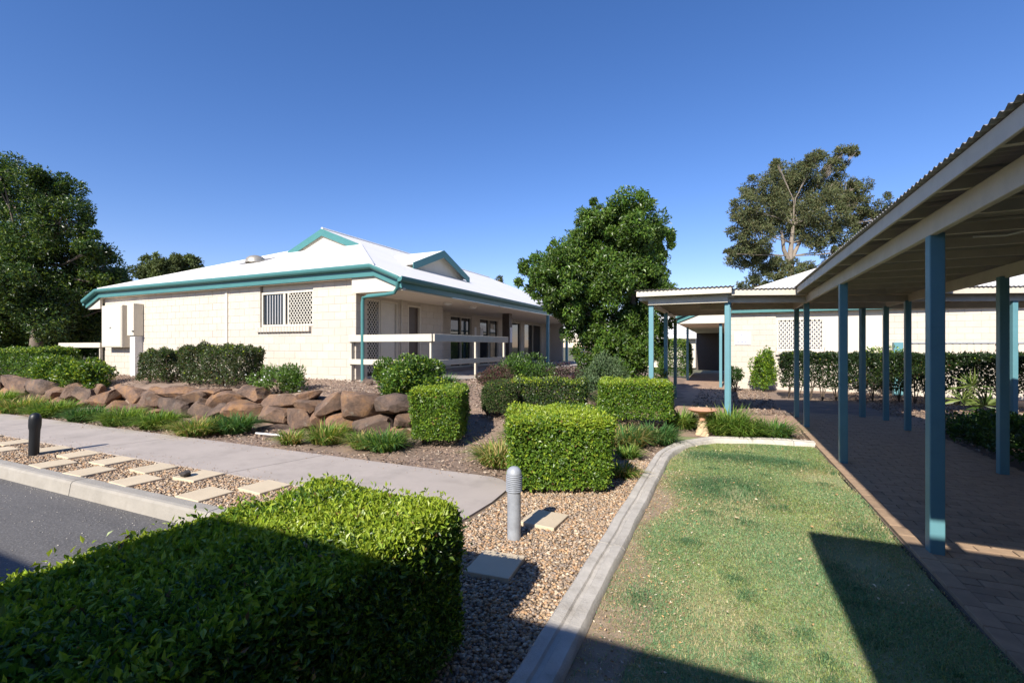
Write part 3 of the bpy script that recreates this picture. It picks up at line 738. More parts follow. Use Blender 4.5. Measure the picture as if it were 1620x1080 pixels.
# ------------------------------------------------------------------ covered walkways
def corr(parent, s0, s1, t0, t1, z, xf, along=0, name='roof_sheet'):
    """corrugated sheets between s0..s1 (corrugations repeat along s), spanning t0..t1"""
    n = max(1, round((s1 - s0) / 0.76))
    for k in range(n):
        a = s0 + (s1 - s0) * k / n; b = s0 + (s1 - s0) * (k + 1) / n + 0.03
        N = max(8, int((b - a) / 0.076 * 8)); ss = np.linspace(a, b, N + 1)
        V = []
        for t in (t0, t1):
            for s in ss: V.append((s, t, z + 0.009 * math.sin(2 * math.pi * s / 0.076) + (0.003 if k % 2 else 0)))
        m_ = N + 1; n0 = len(V); V = V + [(a_, b_, c_ - 0.0012) for a_, b_, c_ in V]
        F = [(i, i + 1, i + 1 + m_, i + m_) for i in range(N)] + [(n0 + i + m_, n0 + i + 1 + m_, n0 + i + 1, n0 + i) for i in range(N)]
        F += [(i, n0 + i, n0 + i + 1, i + 1) for i in range(N)] + [(i + m_, i + 1 + m_, n0 + i + 1 + m_, n0 + i + m_) for i in range(N)]
        mk(name, xf(np.array(V)), F, M_zinc, parent, smooth=True, angle=60)
def walkway(name, label, xf, loc, S0, S1, W, postsA, postsB, zb=2.42, raft=0.75, ohA=0.205, ohB=0.30, zoff=0.0, beamB=True, beamA=True, pz=0.0, fasA=None, fasB=None, endboards=(True, True), skipraft=None, shB=None):
    """s along, t across; post line A at t=0, B at t=W"""
    t_ = thing(name, loc, label, 'covered walkway')
    zt = zb + 0.155 + zoff
    pw = 0.046
    for s in postsA: box('post', s - pw, s + pw, -pw, pw, pz, zb + 0.02, M_post, t_, 0.005, xf)
    for s in postsB: box('post', s - pw, s + pw, W - pw, W + pw, pz, zb + 0.02, M_post, t_, 0.005, xf)
    if beamA: box('beam', S0 + 0.02, S1 - 0.02, -0.048, 0.0, zb, zt, M_beam, t_, 0.004, xf)
    if beamB: box('beam', S0 + 0.02, S1 - 0.02, W, W + 0.048, zb, zt, M_beam, t_, 0.004, xf)
    fa = fasA or (S0, S1); fb = fasB or (S0, S1)
    box('fascia', fa[0], fa[1], -ohA - 0.022, -ohA, zt - 0.004, zt + 0.106, M_beam, t_, 0.003, xf)
    box('fascia', fb[0], fb[1], W + ohB, W + ohB + 0.022, zt - 0.004, zt + 0.106, M_beam, t_, 0.003, xf)
    s = S0 + 0.25
    while s < S1 - 0.1:
        box('rafter', s, s + 0.04, -ohA + 0.002, W + ohB - 0.002, zt + 0.002, zt + 0.085, M_beam, t_, 0, xf); s += raft
    if endboards[0]: box('end_fascia', S0 - 0.024, S0 - 0.002, -ohA - 0.02, W + ohB + 0.02, zt - 0.004, zt + 0.116, M_beam, t_, 0.003, xf)
    if endboards[1]: box('end_fascia', S1 + 0.002, S1 + 0.024, -ohA - 0.02, W + ohB + 0.02, zt - 0.004, zt + 0.116, M_beam, t_, 0.003, xf)
    corr(t_, S0 - 0.03, S1 + 0.03, -ohA - 0.055, W + ohB + 0.05, zt + 0.121, xf)
    return t_
def main_xf(V):
    V = np.asarray(V, float); return np.c_[1.45 + V[:, 1], V[:, 0], V[:, 2]]
mw = walkway('covered_walkway', 'long corrugated covered walkway on teal posts along the right of the lawn', main_xf, (1.45, 6, 0), 1.34, 12.3, 1.65,
        [1.52, 4.54, 7.55, 10.62, 12.0], [1.52, 4.6, 7.69, 10.95, 12.24], fasA=(1.34, 10.22), endboards=(True, False), ohB=0.60)
for yy in (5.1,):
    lathe('ceiling_light', (2.35, yy, 2.475), [(0.02, 0), (0.10, 0.012), (0.12, 0.04), (0.12, 0.085)], M_lamp, mw, 20)
    tube('light_cable', [(2.35, yy, 2.55), (2.18, yy + 0.25, 2.53), (2.0, yy + 0.35, 2.555)], 0.008, M_pvc, mw, 6)
walkway('crossing_walkway', 'corrugated covered walkway crossing behind the lawn towards the right', T_xf, tuple(T_O), -1.50, 8.2, 1.62, [-1.50 + 0.02, 3.6, 6.6], [-0.87, 2.0, 4.9, 7.6], zoff=-0.03, ohA=0.22, endboards=(False, True), fasA=(-1.5, 8.2))
def n_xf(V):
    V = np.asarray(V, float); return np.c_[-1.35 + V[:, 1], 9.80 + V[:, 0], V[:, 2]]
def nfr_xf(V):  # frame across the front
    return n_xf(V)
nw = walkway('branch_walkway', 'short covered walkway branch on teal posts leading back to the far building', n_xf, (-1.35, 9.8, 0), -0.02, 5.2, 1.40, [0.02, 2.6, 5.1], [0.04, 5.1], zoff=-0.06, ohA=0.2, ohB=0.1, endboards=(True, True))
box('front_beam', -1.40, 0.06, 9.72, 9.768, 2.42, 2.60, M_beam, nw, 0.004)
box('front_fascia', -1.60, 0.12, 9.52, 9.545, 2.575, 2.685, M_beam, nw, 0.003)
corr(nw, -1.63, 0.14, 9.48, 9.80, 2.70, lambda V: V)

# ------------------------------------------------------------------ buildings beside and behind the viewer, whose eaves shade the foreground
rb = thing('rear_building', (-3, -4, 0), 'cream building behind the viewer whose eaves shade the foreground hedge', 'building')
EZ = 3.0
box('wall', -14, 0.3, -3.5, -3.3, -0.2, 2.95, M_block, rb)
box('roof', -2.36, 0.5, -9, -1.84, EZ, EZ + 0.14, M_roofx, rb)
box('lower_roof', -14, -2.362, -9, -2.72, EZ - 0.02, EZ + 0.12, M_roofx, rb)
box('porch_roof', 0.41, 4.0, -9, 0.33, EZ + 0.002, EZ + 0.16, M_roofx, rb)
for x, y in ((0.6, 0.1), (3.6, 0.1), (0.6, -2.6)): box('porch_post', x - 0.05, x + 0.05, y - 0.05, y + 0.05, 0, EZ, M_post, rb)
box('wall', 0.5, 4.0, -3.5, -3.3, -0.2, 2.95, M_block, rb)
sw = thing('side_wing', (8, 2, 0), 'cream building wing beside the covered walkway whose eaves shade the planting', 'building')
box('wall', 4.55, 4.75, -3, 8.3, -0.2, 2.9, M_block, sw)
box('wall', 4.75, 14, 8.1, 8.3, -0.2, 2.9, M_block, sw)
box('roof', 3.95, 14, -6, 8.7, 2.95, 3.08, M_roofy, sw)

# ------------------------------------------------------------------ small built things
bo = thing('louvred_bollard', (-1.575, 3.51, 0), 'grey louvred bollard light standing in gravel by the near hedge', 'bollard light')
lathe('column', (-1.575, 3.51, -0.02), [(0.056, 0), (0.056, 0.43)], M_galv, bo, 28)
hd = lathe('lamp_head', (-1.575, 3.51, 0.40), [(0.044, 0.0), (0.044, 0.14)], M_dark, bo, 28)
for k in range(9):
    z = 0.402 + k * 0.0155
    lathe('louvre', (-1.575, 3.51, z), [(0.05, 0.0), (0.066, 0.0), (0.067, 0.004), (0.062, 0.0095), (0.05, 0.011)], M_galv, hd, 28)
lathe('dome_cap', (-1.575, 3.51, 0.54), [(0.063, 0), (0.063, 0.012), (0.058, 0.03), (0.046, 0.047), (0.03, 0.058), (0.012, 0.063), (0.002, 0.064)], M_galv, bo, 28)
bb = thing('black_bollard', (-9.1, 3.3, 0), 'black bollard leaning beside the footpath in the gravel strip', 'bollard')
lathe('column', (-9.1, 3.3, -0.03), [(0.058, 0), (0.06, 0.40), (0.064, 0.44)], M_black, bb, 20, (R(5), 'Y'))
lathe('cap', (-9.1 + 0.036, 3.3, 0.405), [(0.066, 0), (0.07, 0.04), (0.07, 0.14), (0.06, 0.19), (0.04, 0.215), (0.012, 0.228)], M_black, bb, 20, (R(5), 'Y'))
bt = thing('birdbath', (-0.36, 9.05, 0.02), 'terracotta birdbath bowl on a sandy pedestal behind the lawn edging', 'birdbath')
bz = 0.0
box('plinth', -0.47, -0.25, 8.94, 9.16, bz - 0.02, bz + 0.05, M_ped, bt, 0.012)
lathe('pedestal', (-0.36, 9.05, bz + 0.058), [(0.11, -0.012), (0.108, 0.02), (0.088, 0.06), (0.078, 0.15), (0.074, 0.19), (0.060, 0.20)], M_ped, bt, 20)
lathe('neck', (-0.36, 9.05, bz + 0.256), [(0.058, 0), (0.056, 0.06), (0.064, 0.11), (0.085, 0.14)], M_terra, bt, 20)
lathe('bowl', (-0.36, 9.05, bz + 0.39), [(0.07, 0), (0.16, 0.02), (0.235, 0.055), (0.245, 0.07), (0.235, 0.075), (0.17, 0.045), (0.02, 0.03)], M_terra, bt, 32)

# ------------------------------------------------------------------ boulders
def ico(sub):
    bm = bmesh.new(); bmesh.ops.create_icosphere(bm, subdivisions=sub, radius=1.0)
    V = np.array([v.co[:] for v in bm.verts]); F = [[v.index for v in f.verts] for f in bm.faces]; bm.free(); return V, F
IV, IF = ico(4)
def boulder(name, c, sx, sy, sz, parent, seed, m=M_rock):
    r = np.random.default_rng(seed); V = IV.copy()
    # cube-ish then chipped by planes
    V = np.sign(V) * np.abs(V) ** 0.55; V /= np.abs(V).max()
    for k in range(13):
        d = r.normal(size=3); d[1] *= 1.1; d /= np.linalg.norm(d); lim = r.uniform(0.55, 0.95)
        p = V @ d; V -= np.outer(np.maximum(p - lim, 0), d)
    V += 0.022 * np.c_[fnoise(V, 3, seed), fnoise(V, 3, seed + 1), fnoise(V, 3, seed + 2)] + 0.012 * np.c_[fnoise(V, 11, seed), fnoise(V, 11, seed + 1), fnoise(V, 11, seed + 2)]
    V *= np.array([sx, sy, sz]) / 2 / np.abs(V).max(0)
    a = r.uniform(-0.22, 0.22); V = V @ np.array(Matrix.Rotation(a, 3, 'Y').transposed())
    return mk(name, V + np.array(c), IF, m, parent, angle=24)
bwl = thing('boulder_wall', (-12, 6.6, 0), 'retaining wall of stacked brown boulders below the block house', 'retaining wall')
BL = [(-19.53, 6.62, 0.48, 2.08, 0.46), (-18.09, 6.62, 0.41, 1.53, 0.46), (-19.96, 6.62, 0.16, 0.83, 0.39), (-19.31, 6.62, 0.07, 0.64, 0.45), (-16.99, 6.62, 0.28, 0.84, 0.35), (-16.15, 6.62, 0.32, 1.12, 0.41), (-15.56, 6.62, 0.27, 0.7, 0.4), (-14.6, 6.62, 0.27, 1.34, 0.37), (-13.18, 6.62, 0.34, 1.75, 0.45), (-15.36, 6.62, 0.07, 0.79, 0.22), (-14.02, 6.62, 0.02, 0.99, 0.29), (-12.58, 6.62, 0.3, 1.16, 0.38), (-11.66, 6.62, 0.5, 1.08, 0.29), (-10.92, 6.62, 0.49, 1.18, 0.28), (-10.38, 6.62, 0.58, 0.71, 0.21), (-10.52, 6.62, 0.39, 0.35, 0.14), (-9.92, 6.62, 0.46, 0.92, 0.34), (-9.05, 6.62, 0.59, 0.9, 0.28), (-11.49, 6.62, 0.2, 1.21, 0.34), (-10.33, 6.45, 0.21, 0.93, 0.34), (-9.1, 6.45, 0.28, 1.0, 0.4), (-8.24, 6.62, 0.48, 1.24, 0.32), (-8.25, 6.45, 0.19, 0.79, 0.36), (-7.51, 6.62, 0.61, 0.76, 0.17), (-7.4, 6.62, 0.42, 0.61, 0.25), (-7.48, 6.45, 0.18, 0.75, 0.38), (-6.89, 6.45, 0.26, 0.51, 0.33), (-6.62, 6.45, 0.52, 0.74, 0.37), (-5.87, 6.45, 0.54, 0.83, 0.48), (-5.22, 6.45, 0.57, 0.6, 0.36), (-6.32, 6.45, 0.17, 0.64, 0.37), (-5.57, 6.45, 0.24, 0.91, 0.38), (-8.07, 6.35, -0.06, 0.93, 0.2), (-4.97, 6.45, 0.33, 0.3, 0.26), (-5.0, 6.35, 0.06, 0.47, 0.31), (-5.91, 6.35, -0.01, 0.39, 0.13), (-9.74, 6.45, 0.2, 0.48, 0.32), (-12.75, 6.45, 0.09, 0.84, 0.32), (-12.07, 6.45, -0.02, 0.75, 0.26), (-17.63, 6.62, 0.09, 0.73, 0.32), (-18.45, 6.62, 0.04, 1.22, 0.37), (-10.4, 6.42, 0.03, 0.65, 0.18), (-16.7, 6.55, 0.05, 0.9, 0.3), (-20.9, 6.62, 0.4, 0.9, 0.5), (-21.2, 6.6, 0.05, 1.1, 0.35), (-22.1, 6.62, 0.4, 1.2, 0.5)]
for i, (x, y, z, w, hh) in enumerate(BL):
    boulder('boulder', (x, y + 0.12, z), w * 1.0, 0.6, hh * 1.16, bwl, 100 + i)
for i in range(26):   # chinking stones set back in the gaps
    x = -21 + i * 0.62; boulder('boulder', (x, 6.93, 0.14 + 0.26 * (i % 2)), 0.6, 0.3, 0.36, bwl, 300 + i)
tag(boulder('rock', (-5.87, 3.48, 0.05), 0.16, 0.14, 0.11, None, 5, mat('charred_rock', (0.07, 0.06, 0.055), 0.95, 0.2, 20, 0.6, 40)), 'small dark rock lying on a stepping slab in the gravel strip', 'rock')
tag(boulder('stone', (-7.55, 8.5, 0.76), 0.28, 0.18, 0.14, None, 9), 'small brown stone lying against the foot of the block wall', 'stone')
tag(tube('irrigation_pipe', [(-7.62, 5.72, 0.04), (-7.35, 5.66, 0.06), (-7.05, 5.72, 0.05), (-6.8, 5.72, 0.03)], 0.017, M_pvc), 'short white pipe lying on soil below the boulder wall', 'pipe')

# ------------------------------------------------------------------ foliage
def unit(v): return v / np.maximum(np.linalg.norm(v, axis=1, keepdims=True), 1e-9)
def leaf_geo(P, D, size, aspect, r, fold=0.25, N=None):
    """pointed folded leaves: P base points, D directions, size per leaf"""
    n = len(P); s = size[:, None]
    side = unit(np.cross(D, r.normal(size=(n, 3)) if N is None else N + 0.45 * r.normal(size=(n, 3)))); up = np.cross(side, D)
    mid = P + D * s * 0.45
    tip = P + D * s - up * s * 0.12
    lft = mid + side * s * aspect * 0.5 + up * s * fold * aspect; rgt = mid - side * s * aspect * 0.5 + up * s * fold * aspect
    V = np.stack([P, lft, tip, rgt], 1).reshape(-1, 3)
    b = np.arange(n)[:, None] * 4
    T = np.concatenate([b + [0, 2, 1], b + [0, 3, 2]], 1).reshape(-1, 3)
    return V, T
def palette(n, cols, r, jitter=0.18, w=None):
    cols = np.array(cols); k = r.choice(len(cols), n, p=w); c = cols[k] * (1 + r.normal(size=(n, 1)) * jitter)
    return np.clip(c, 0.004, 1)
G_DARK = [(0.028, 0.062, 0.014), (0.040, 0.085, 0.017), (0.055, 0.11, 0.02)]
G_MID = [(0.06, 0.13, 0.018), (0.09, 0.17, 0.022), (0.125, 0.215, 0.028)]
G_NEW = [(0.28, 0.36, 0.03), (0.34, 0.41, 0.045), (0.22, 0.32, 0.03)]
G_BRIGHT = [(0.11, 0.205, 0.022), (0.15, 0.25, 0.026), (0.19, 0.29, 0.03)]  # brighter leaf greens
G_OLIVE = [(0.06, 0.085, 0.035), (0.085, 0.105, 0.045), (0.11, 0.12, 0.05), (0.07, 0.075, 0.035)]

def rounded_box_points(n, L_, W_, Ht, r, depth, rc=0.1, sides=(1, 1, 1, 1), topw=1.0, lump=1.0):
    """points and normals on the shell of a clipped hedge (local, base at z=0)"""
    ar = np.array([L_ * W_ * topw, L_ * Ht * sides[0], L_ * Ht * sides[1], W_ * Ht * sides[2], W_ * Ht * sides[3]]); ar = ar / ar.sum()
    f = r.choice(5, n, p=ar); u = r.uniform(-0.5, 0.5, n); v = r.uniform(0, 1, n); P = np.zeros((n, 3)); N = np.zeros((n, 3))
    for k in range(5):
        m = f == k
        if k == 0: P[m] = np.c_[u[m] * L_, (v[m] - 0.5) * W_, np.full(m.sum(), Ht)]; N[m] = (0, 0, 1)
        elif k in (1, 2): s = -1 if k == 1 else 1; P[m] = np.c_[u[m] * L_, np.full(m.sum(), s * W_ / 2), v[m] * Ht]; N[m] = (0, s, 0)
        else: s = -1 if k == 3 else 1; P[m] = np.c_[np.full(m.sum(), s * L_ / 2), u[m] * W_, v[m] * Ht]; N[m] = (s, 0, 0)
    # round the edges
    c = np.array([L_ / 2 - rc, W_ / 2 - rc]); q = np.c_[np.clip(P[:, 0], -c[0], c[0]), np.clip(P[:, 1], -c[1], c[1]), np.minimum(P[:, 2], Ht - rc)]
    d = P - q; ln = np.linalg.norm(d, axis=1, keepdims=True); ok = ln[:, 0] > 1e-6
    N[ok] = d[ok] / ln[ok]; P[ok] = q[ok] + N[ok] * rc
    P += N * (lump * (0.028 * fnoise(P + L_, 5, 21) + 0.02 * fnoise(P, 14, 22)))[:, None]
    dep = r.exponential(depth, n); P -= N * np.minimum(dep, 0.3)[:, None]
    return P, N, dep
def hedge(name, label, c, L_, W_, Ht, rot, n, leaf, seed, old=G_DARK + G_MID, new=G_NEW, newfrac=0.75, aspect=0.48, sides=(1, 1, 1, 1), depth=0.05, cat='hedge', rc=0.1, skirt=0.08, matl=None, topw=1.0, spray=0.04, taper=0.0, sparse_low=0.0, lump=1.0):
    r = np.random.default_rng(seed)
    t = thing(name, c, label, cat)
    P, N, dep = rounded_box_points(n, L_, W_, Ht - skirt, r, depth, rc, sides, topw, lump)
    if taper: P[:, :2] *= (1 - taper * (1 - P[:, 2:3] / Ht))
    if sparse_low:
        keep = r.uniform(size=len(P)) > sparse_low * (1 - np.clip(P[:, 2] / (Ht * 0.75), 0, 1)) + 0.5 * sparse_low * (fnoise(P, 4, seed) > 0.25) * (P[:, 2] < Ht * 0.7)
        P, N, dep = P[keep], N[keep], dep[keep]
    n = len(P)
    P[:, 2] += skirt
    sp = r.uniform(size=n) < spray; P[sp] += N[sp] * r.uniform(0.0, 0.06, (sp.sum(), 1))
    D = unit(N * 0.35 + np.array([0, 0, 0.22]) + r.normal(size=(n, 3)) * 0.62)
    size = leaf * r.uniform(0.65, 1.25, n)
    col_ = palette(n, old, r)
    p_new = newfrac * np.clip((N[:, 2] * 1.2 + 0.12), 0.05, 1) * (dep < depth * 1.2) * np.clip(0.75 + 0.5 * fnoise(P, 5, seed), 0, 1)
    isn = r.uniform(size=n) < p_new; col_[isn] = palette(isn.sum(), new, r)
    dead = r.uniform(size=n) < 0.012; col_[dead] = palette(dead.sum(), [(0.24, 0.14, 0.05), (0.3, 0.2, 0.08), (0.14, 0.08, 0.04)], r)
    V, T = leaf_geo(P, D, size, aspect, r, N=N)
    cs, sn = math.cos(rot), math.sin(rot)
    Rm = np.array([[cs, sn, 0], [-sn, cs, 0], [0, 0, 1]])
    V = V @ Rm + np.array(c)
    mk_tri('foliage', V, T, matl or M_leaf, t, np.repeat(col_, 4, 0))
    # stems inside
    parts = []
    ns = max(3, int(L_ / 0.3)); 
    for k in range(ns):
        bx = (k + 0.5) / ns * L_ - L_ / 2 + r.uniform(-0.05, 0.05); by = r.uniform(-0.2, 0.2) * W_
        for j in range(5):
            e = np.array([bx + r.uniform(-0.3, 0.3) * min(L_, 0.7), by + r.uniform(-0.42, 0.42) * W_, Ht * r.uniform(0.6, 0.92)])
            b = np.array([bx, by, -0.03]); m_ = (b + e) / 2 + r.normal(size=3) * 0.03
            pts = np.array([b, m_, e]) @ Rm + np.array(c)
            parts.append(tube_geo(pts, [0.014, 0.009, 0.003], 5, False))
    V, F = merge(parts); mk('stems', V, F, M_twig, t)
    return t
# foreground hedge: long clipped box running back past the viewer on the left
hedge('clipped_hedge', 'large bright green clipped hedge filling the lower left foreground', (-1.745, 0.52, 0.0), 1.05, 3.2, 0.785, 0, 300000, 0.031, 31, newfrac=1.15, aspect=0.46, depth=0.045, rc=0.10, topw=1.7, spray=0.05, lump=0.7, old=G_DARK[1:] + G_MID + G_BRIGHT)
hedge('clipped_hedge', 'bright clipped cube hedge behind the grey bollard light', (-1.80, 5.25, 0.0), 1.18, 1.30, 0.82, R(24), 52000, 0.042, 32, newfrac=0.95, rc=0.12, taper=0.12, old=G_BRIGHT + G_MID)
hedge('clipped_hedge', 'clipped cube hedge at the right end of the boulder wall', (-4.18, 6.40, 0.08), 0.85, 0.95, 0.86, R(20), 26000, 0.042, 33, newfrac=0.85, rc=0.13, taper=0.15, old=G_BRIGHT + G_MID)
hedge('clipped_hedge', 'flat-topped clipped hedge in front of the leftmost walkway posts', (-1.50, 8.72, 0.24), 1.26, 0.95, 0.73, R(12), 26000, 0.042, 34, newfrac=0.85, rc=0.08, old=G_MID + G_BRIGHT[:2])
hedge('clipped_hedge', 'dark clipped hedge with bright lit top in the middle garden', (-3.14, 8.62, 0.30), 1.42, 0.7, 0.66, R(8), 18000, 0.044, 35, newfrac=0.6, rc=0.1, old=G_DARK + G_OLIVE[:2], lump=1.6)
hedge('rounded_shrub', 'dull olive rounded shrub left of the dark clipped hedge', (-3.78, 7.75, 0.34), 0.62, 0.6, 0.62, 0.3, 11000, 0.038, 36, newfrac=0.08, rc=0.22, old=G_DARK + G_OLIVE, matl=M_leafm, cat='shrub', topw=0.8)
hedge('clipped_hedge', 'dull green clipped hedge nearest the cable box on the bank', (-13.95, 7.75, 0.60), 1.25, 0.85, 0.86, 0, 13000, 0.062, 37, newfrac=0.1, rc=0.2, old=G_DARK + G_OLIVE * 2, lump=3.0, sparse_low=0.45, spray=0.1)
hedge('clipped_hedge', 'tall dull green clipped hedge below the screened window on the bank', (-11.55, 7.7, 0.62), 2.25, 0.9, 0.98, 0, 24000, 0.062, 38, newfrac=0.12, rc=0.22, old=G_DARK + G_OLIVE * 2, lump=3.0, sparse_low=0.4, spray=0.1)
hedge('clipped_hedge', 'green clipped hedge at the far left above the boulders', (-21.3, 7.6, 0.55), 4.2, 1.0, 0.95, 0, 26000, 0.07, 39, newfrac=0.5, rc=0.12, old=G_MID + G_BRIGHT[:1] + G_DARK, lump=2)
hedge('long_hedge', 'long dark hedge on thin trunks in front of the far block wall', (5.9, 16.6, 0.0), 8.6, 0.8, 1.36, 0, 60000, 0.075, 40, newfrac=0.05, rc=0.08, old=[(0.02, 0.04, 0.012), (0.03, 0.058, 0.014)], skirt=0.34, sparse_low=0.55, depth=0.09, lump=2)  # leaf colours set extra dark, standing in for shade on the hedge
hedge('verandah_shrub', 'rounded green shrub beside the verandah path of the far building', (-2.45, 27.0, 0.0), 1.6, 3.0, 1.95, 0, 13000, 0.09, 42, newfrac=0.3, rc=0.5, old=G_MID + G_DARK, cat='shrub', depth=0.1)

def shrub(name, label, c, rx, ry, rz, n, leaf, seed, cols, aspect=0.5, cat='shrub', matl=None, clumps=14, updir=0.3, stems=True, flowers=0):
    """loose bush: leaves gathered in clumps over an ellipsoid"""
    r = np.random.default_rng(seed); t = thing(name, c, label, cat)
    zz = r.uniform(-0.6, 0.92, clumps); th_ = r.uniform(0, 6.283, clumps); K = np.c_[np.cos(th_) * np.sqrt(1 - zz ** 2), np.sin(th_) * np.sqrt(1 - zz ** 2), zz] * r.uniform(0.5, 0.9, (clumps, 1))
    k = r.integers(0, clumps, n); off = unit(r.normal(size=(n, 3))) * (r.uniform(0.25, 1, (n, 1)) ** 0.5) * r.uniform(0.3, 0.45, (clumps, 1))[k]
    Q = K[k] + off
    Nn = unit(Q * np.array([1 / rx, 1 / ry, 1 / rz]) * 0.5 + off)
    P = Q * np.array([rx, ry, rz]); P[:, 2] += rz * 0.75
    P[:, 2] = np.maximum(P[:, 2], 0.02 + r.uniform(0, 0.05, n))
    D = unit(Nn * 0.6 + np.array([0, 0, updir]) + r.normal(size=(n, 3)) * 0.6)
    V, T = leaf_geo(P + np.array(c), D, leaf * r.uniform(0.6, 1.25, n), aspect, r, N=Nn + np.array([0, 0, 0.4]))
    cc = palette(n, cols, r)
    mk_tri('foliage', V, T, matl or M_leaf, t, np.repeat(cc, 4, 0))
    parts = [tube_geo([np.array(c) + (0, 0, -0.05), np.array(c) + np.array([K[j, 0] * rx * 0.5, K[j, 1] * ry * 0.5, rz * 0.5]), np.array(c) + K[j] * np.array([rx, ry, rz]) + np.array([0, 0, rz * 0.75])], [0.012, 0.008, 0.003], 5, False) for j in range(min(clumps, 9))]
    V, F = merge(parts); mk('stems', V, F, M_twig, t)
    if flowers:
        m = r.choice(n, flowers, replace=False)
        V, T = leaf_geo(P[m] + Nn[m] * 0.05 + np.array(c), unit(r.normal(size=(flowers, 3))), np.full(flowers, 0.045), 0.9, r)
        tag(mk_tri('flowers', V, T, M_leafm, t, np.repeat(np.full((flowers, 3), 0.7), 4, 0)), kind='stuff')
    return t
shrub('leafy_shrub', 'upright pale green shrub beside the wall sign', (1.25, 18.7, 0.0), 0.42, 0.35, 0.85, 4200, 0.09, 41, G_BRIGHT + G_NEW[:1] + G_MID, clumps=26)
shrub('round_bush', 'glossy green rounded bush below the corner of the porch railing', (-5.55, 7.35, 0.55), 0.68, 0.6, 0.5, 15000, 0.065, 51, G_MID * 2 + G_NEW[:1] + G_DARK[1:], clumps=34)
shrub('spreading_bush', 'bright green spreading bush below the garden railing', (-18.3, 7.2, 0.42), 0.95, 0.6, 0.5, 7000, 0.085, 52, G_MID + G_NEW[:1] + G_DARK[2:], clumps=18, flowers=40)
shrub('spreading_bush', 'bright green bush trailing over boulders below the meter box', (-16.35, 6.9, 0.32), 0.95, 0.6, 0.52, 7000, 0.085, 53, G_MID + G_NEW[:1] + G_DARK[2:], clumps=18, flowers=20)
shrub('flowering_bush', 'small pale green bush with white flowers before the block wall', (-8.85, 7.2, 0.55), 0.62, 0.45, 0.38, 4500, 0.06, 54, G_MID + [(0.16, 0.22, 0.08)], clumps=20, flowers=130)
shrub('garden_shrub', 'rounded dark green shrub just past the end of the porch railing', (-4.75, 11.2, 0.55), 0.85, 0.7, 0.5, 8000, 0.06, 55, G_DARK + G_MID, clumps=24)
shrub('reddish_shrub', 'low reddish brown shrub below the end of the porch railing', (-4.7, 9.6, 0.55), 0.55, 0.5, 0.36, 3500, 0.05, 56, [(0.12, 0.055, 0.05), (0.09, 0.06, 0.05), (0.07, 0.08, 0.035)], clumps=16, matl=M_leafm)
shrub('reddish_shrub', 'dark reddish shrub around the verandah posts left of the tree', (-3.9, 11.6, 0.45), 0.7, 0.5, 0.42, 3500, 0.05, 57, [(0.08, 0.035, 0.045), (0.06, 0.04, 0.04), (0.05, 0.06, 0.03)], clumps=16, matl=M_leafm)
shrub('silvery_shrub', 'grey-green shrub at the foot of the leaning tree', (-2.55, 10.7, 0.35), 0.55, 0.5, 0.62, 5000, 0.07, 58, [(0.10, 0.15, 0.07), (0.13, 0.18, 0.09), (0.07, 0.12, 0.05)], clumps=20, aspect=0.35, matl=M_leafm)
shrub('yellow_shrub', 'yellow-green shrub between the dark posts and the leaning tree', (-3.5, 13.2, 0.4), 0.5, 0.5, 0.45, 4000, 0.05, 59, [(0.16, 0.19, 0.03), (0.12, 0.16, 0.03)], clumps=14, aspect=0.3)
shrub('dark_shrub', 'dark shaded low shrubs beside the walkway paving at the right edge', (4.05, 9.2, 0.0), 0.7, 2.4, 0.32, 9000, 0.075, 60, G_DARK + G_MID[:1], clumps=40)
shrub('wall_shrub', 'bright leafy shrub tops rising over the long hedge by the wall', (4.6, 18.6, 0.3), 1.1, 0.35, 0.75, 4500, 0.08, 61, G_MID + G_NEW[:1], clumps=16)
shrub('dark_shrub', 'dark bush touching the shaded block wall beside the sign', (0.35, 18.3, 0.0), 0.28, 0.3, 0.55, 1600, 0.07, 62, G_DARK, clumps=10)

# strappy grass clumps
def strappy(name, label, x, y, rad, hgt, n, seed, cols, cat='grass clump', z=None, ry=None):
    r = np.random.default_rng(seed); z = float(H(x, y)) if z is None else z
    a = r.uniform(0, 6.283, n); q = np.sqrt(r.uniform(0, 1, n)) * rad * 0.55
    B = np.c_[x + q * np.cos(a), y + q * np.sin(a) * ((ry or rad) / rad), np.full(n, z - 0.01)]
    an = a + r.normal(size=n) * 0.7; out = np.c_[np.cos(an), np.sin(an), np.zeros(n)]
    l_ = hgt * r.uniform(0.65, 1.3, n); lean = r.uniform(0.3, 1.15, n)[:, None]
    w = np.cross(out, [0, 0, 1]) * (0.006 + 0.005 * r.uniform(size=(n, 1)))
    upv = np.array([0, 0, 1.0])
    pts = []
    for t in (0, 0.35, 0.7, 1.0):
        pts.append(B + out * (lean * l_[:, None] * (0.25 * t + 0.75 * t ** 2.2)) + upv * (l_[:, None] * (t - 0.62 * lean * t ** 2.2)))
    V = np.stack([pts[0] - w, pts[0] + w, pts[1] - w, pts[1] + w, pts[2] - w * 0.7, pts[2] + w * 0.7, pts[3]], 1)
    V[..., 2] = np.maximum(V[..., 2], z + 0.012 + 0.0 * V[..., 2]); V = V.reshape(-1, 3)
    b = np.arange(n)[:, None] * 7
    T = np.concatenate([b + [0, 1, 3], b + [0, 3, 2], b + [2, 3, 5], b + [2, 5, 4], b + [4, 5, 6]], 1).reshape(-1, 3)
    cc = palette(n, cols, r, 0.2)
    o = mk_tri(name, V, T, M_grass, None, np.repeat(cc, 7, 0))
    return tag(o, label, cat, 'strappy grass clumps in the garden beds')
GS = [(0.13, 0.23, 0.035), (0.18, 0.28, 0.045), (0.10, 0.19, 0.04), (0.25, 0.3, 0.07)]
GY = GS + [(0.42, 0.33, 0.12), (0.48, 0.38, 0.17)]
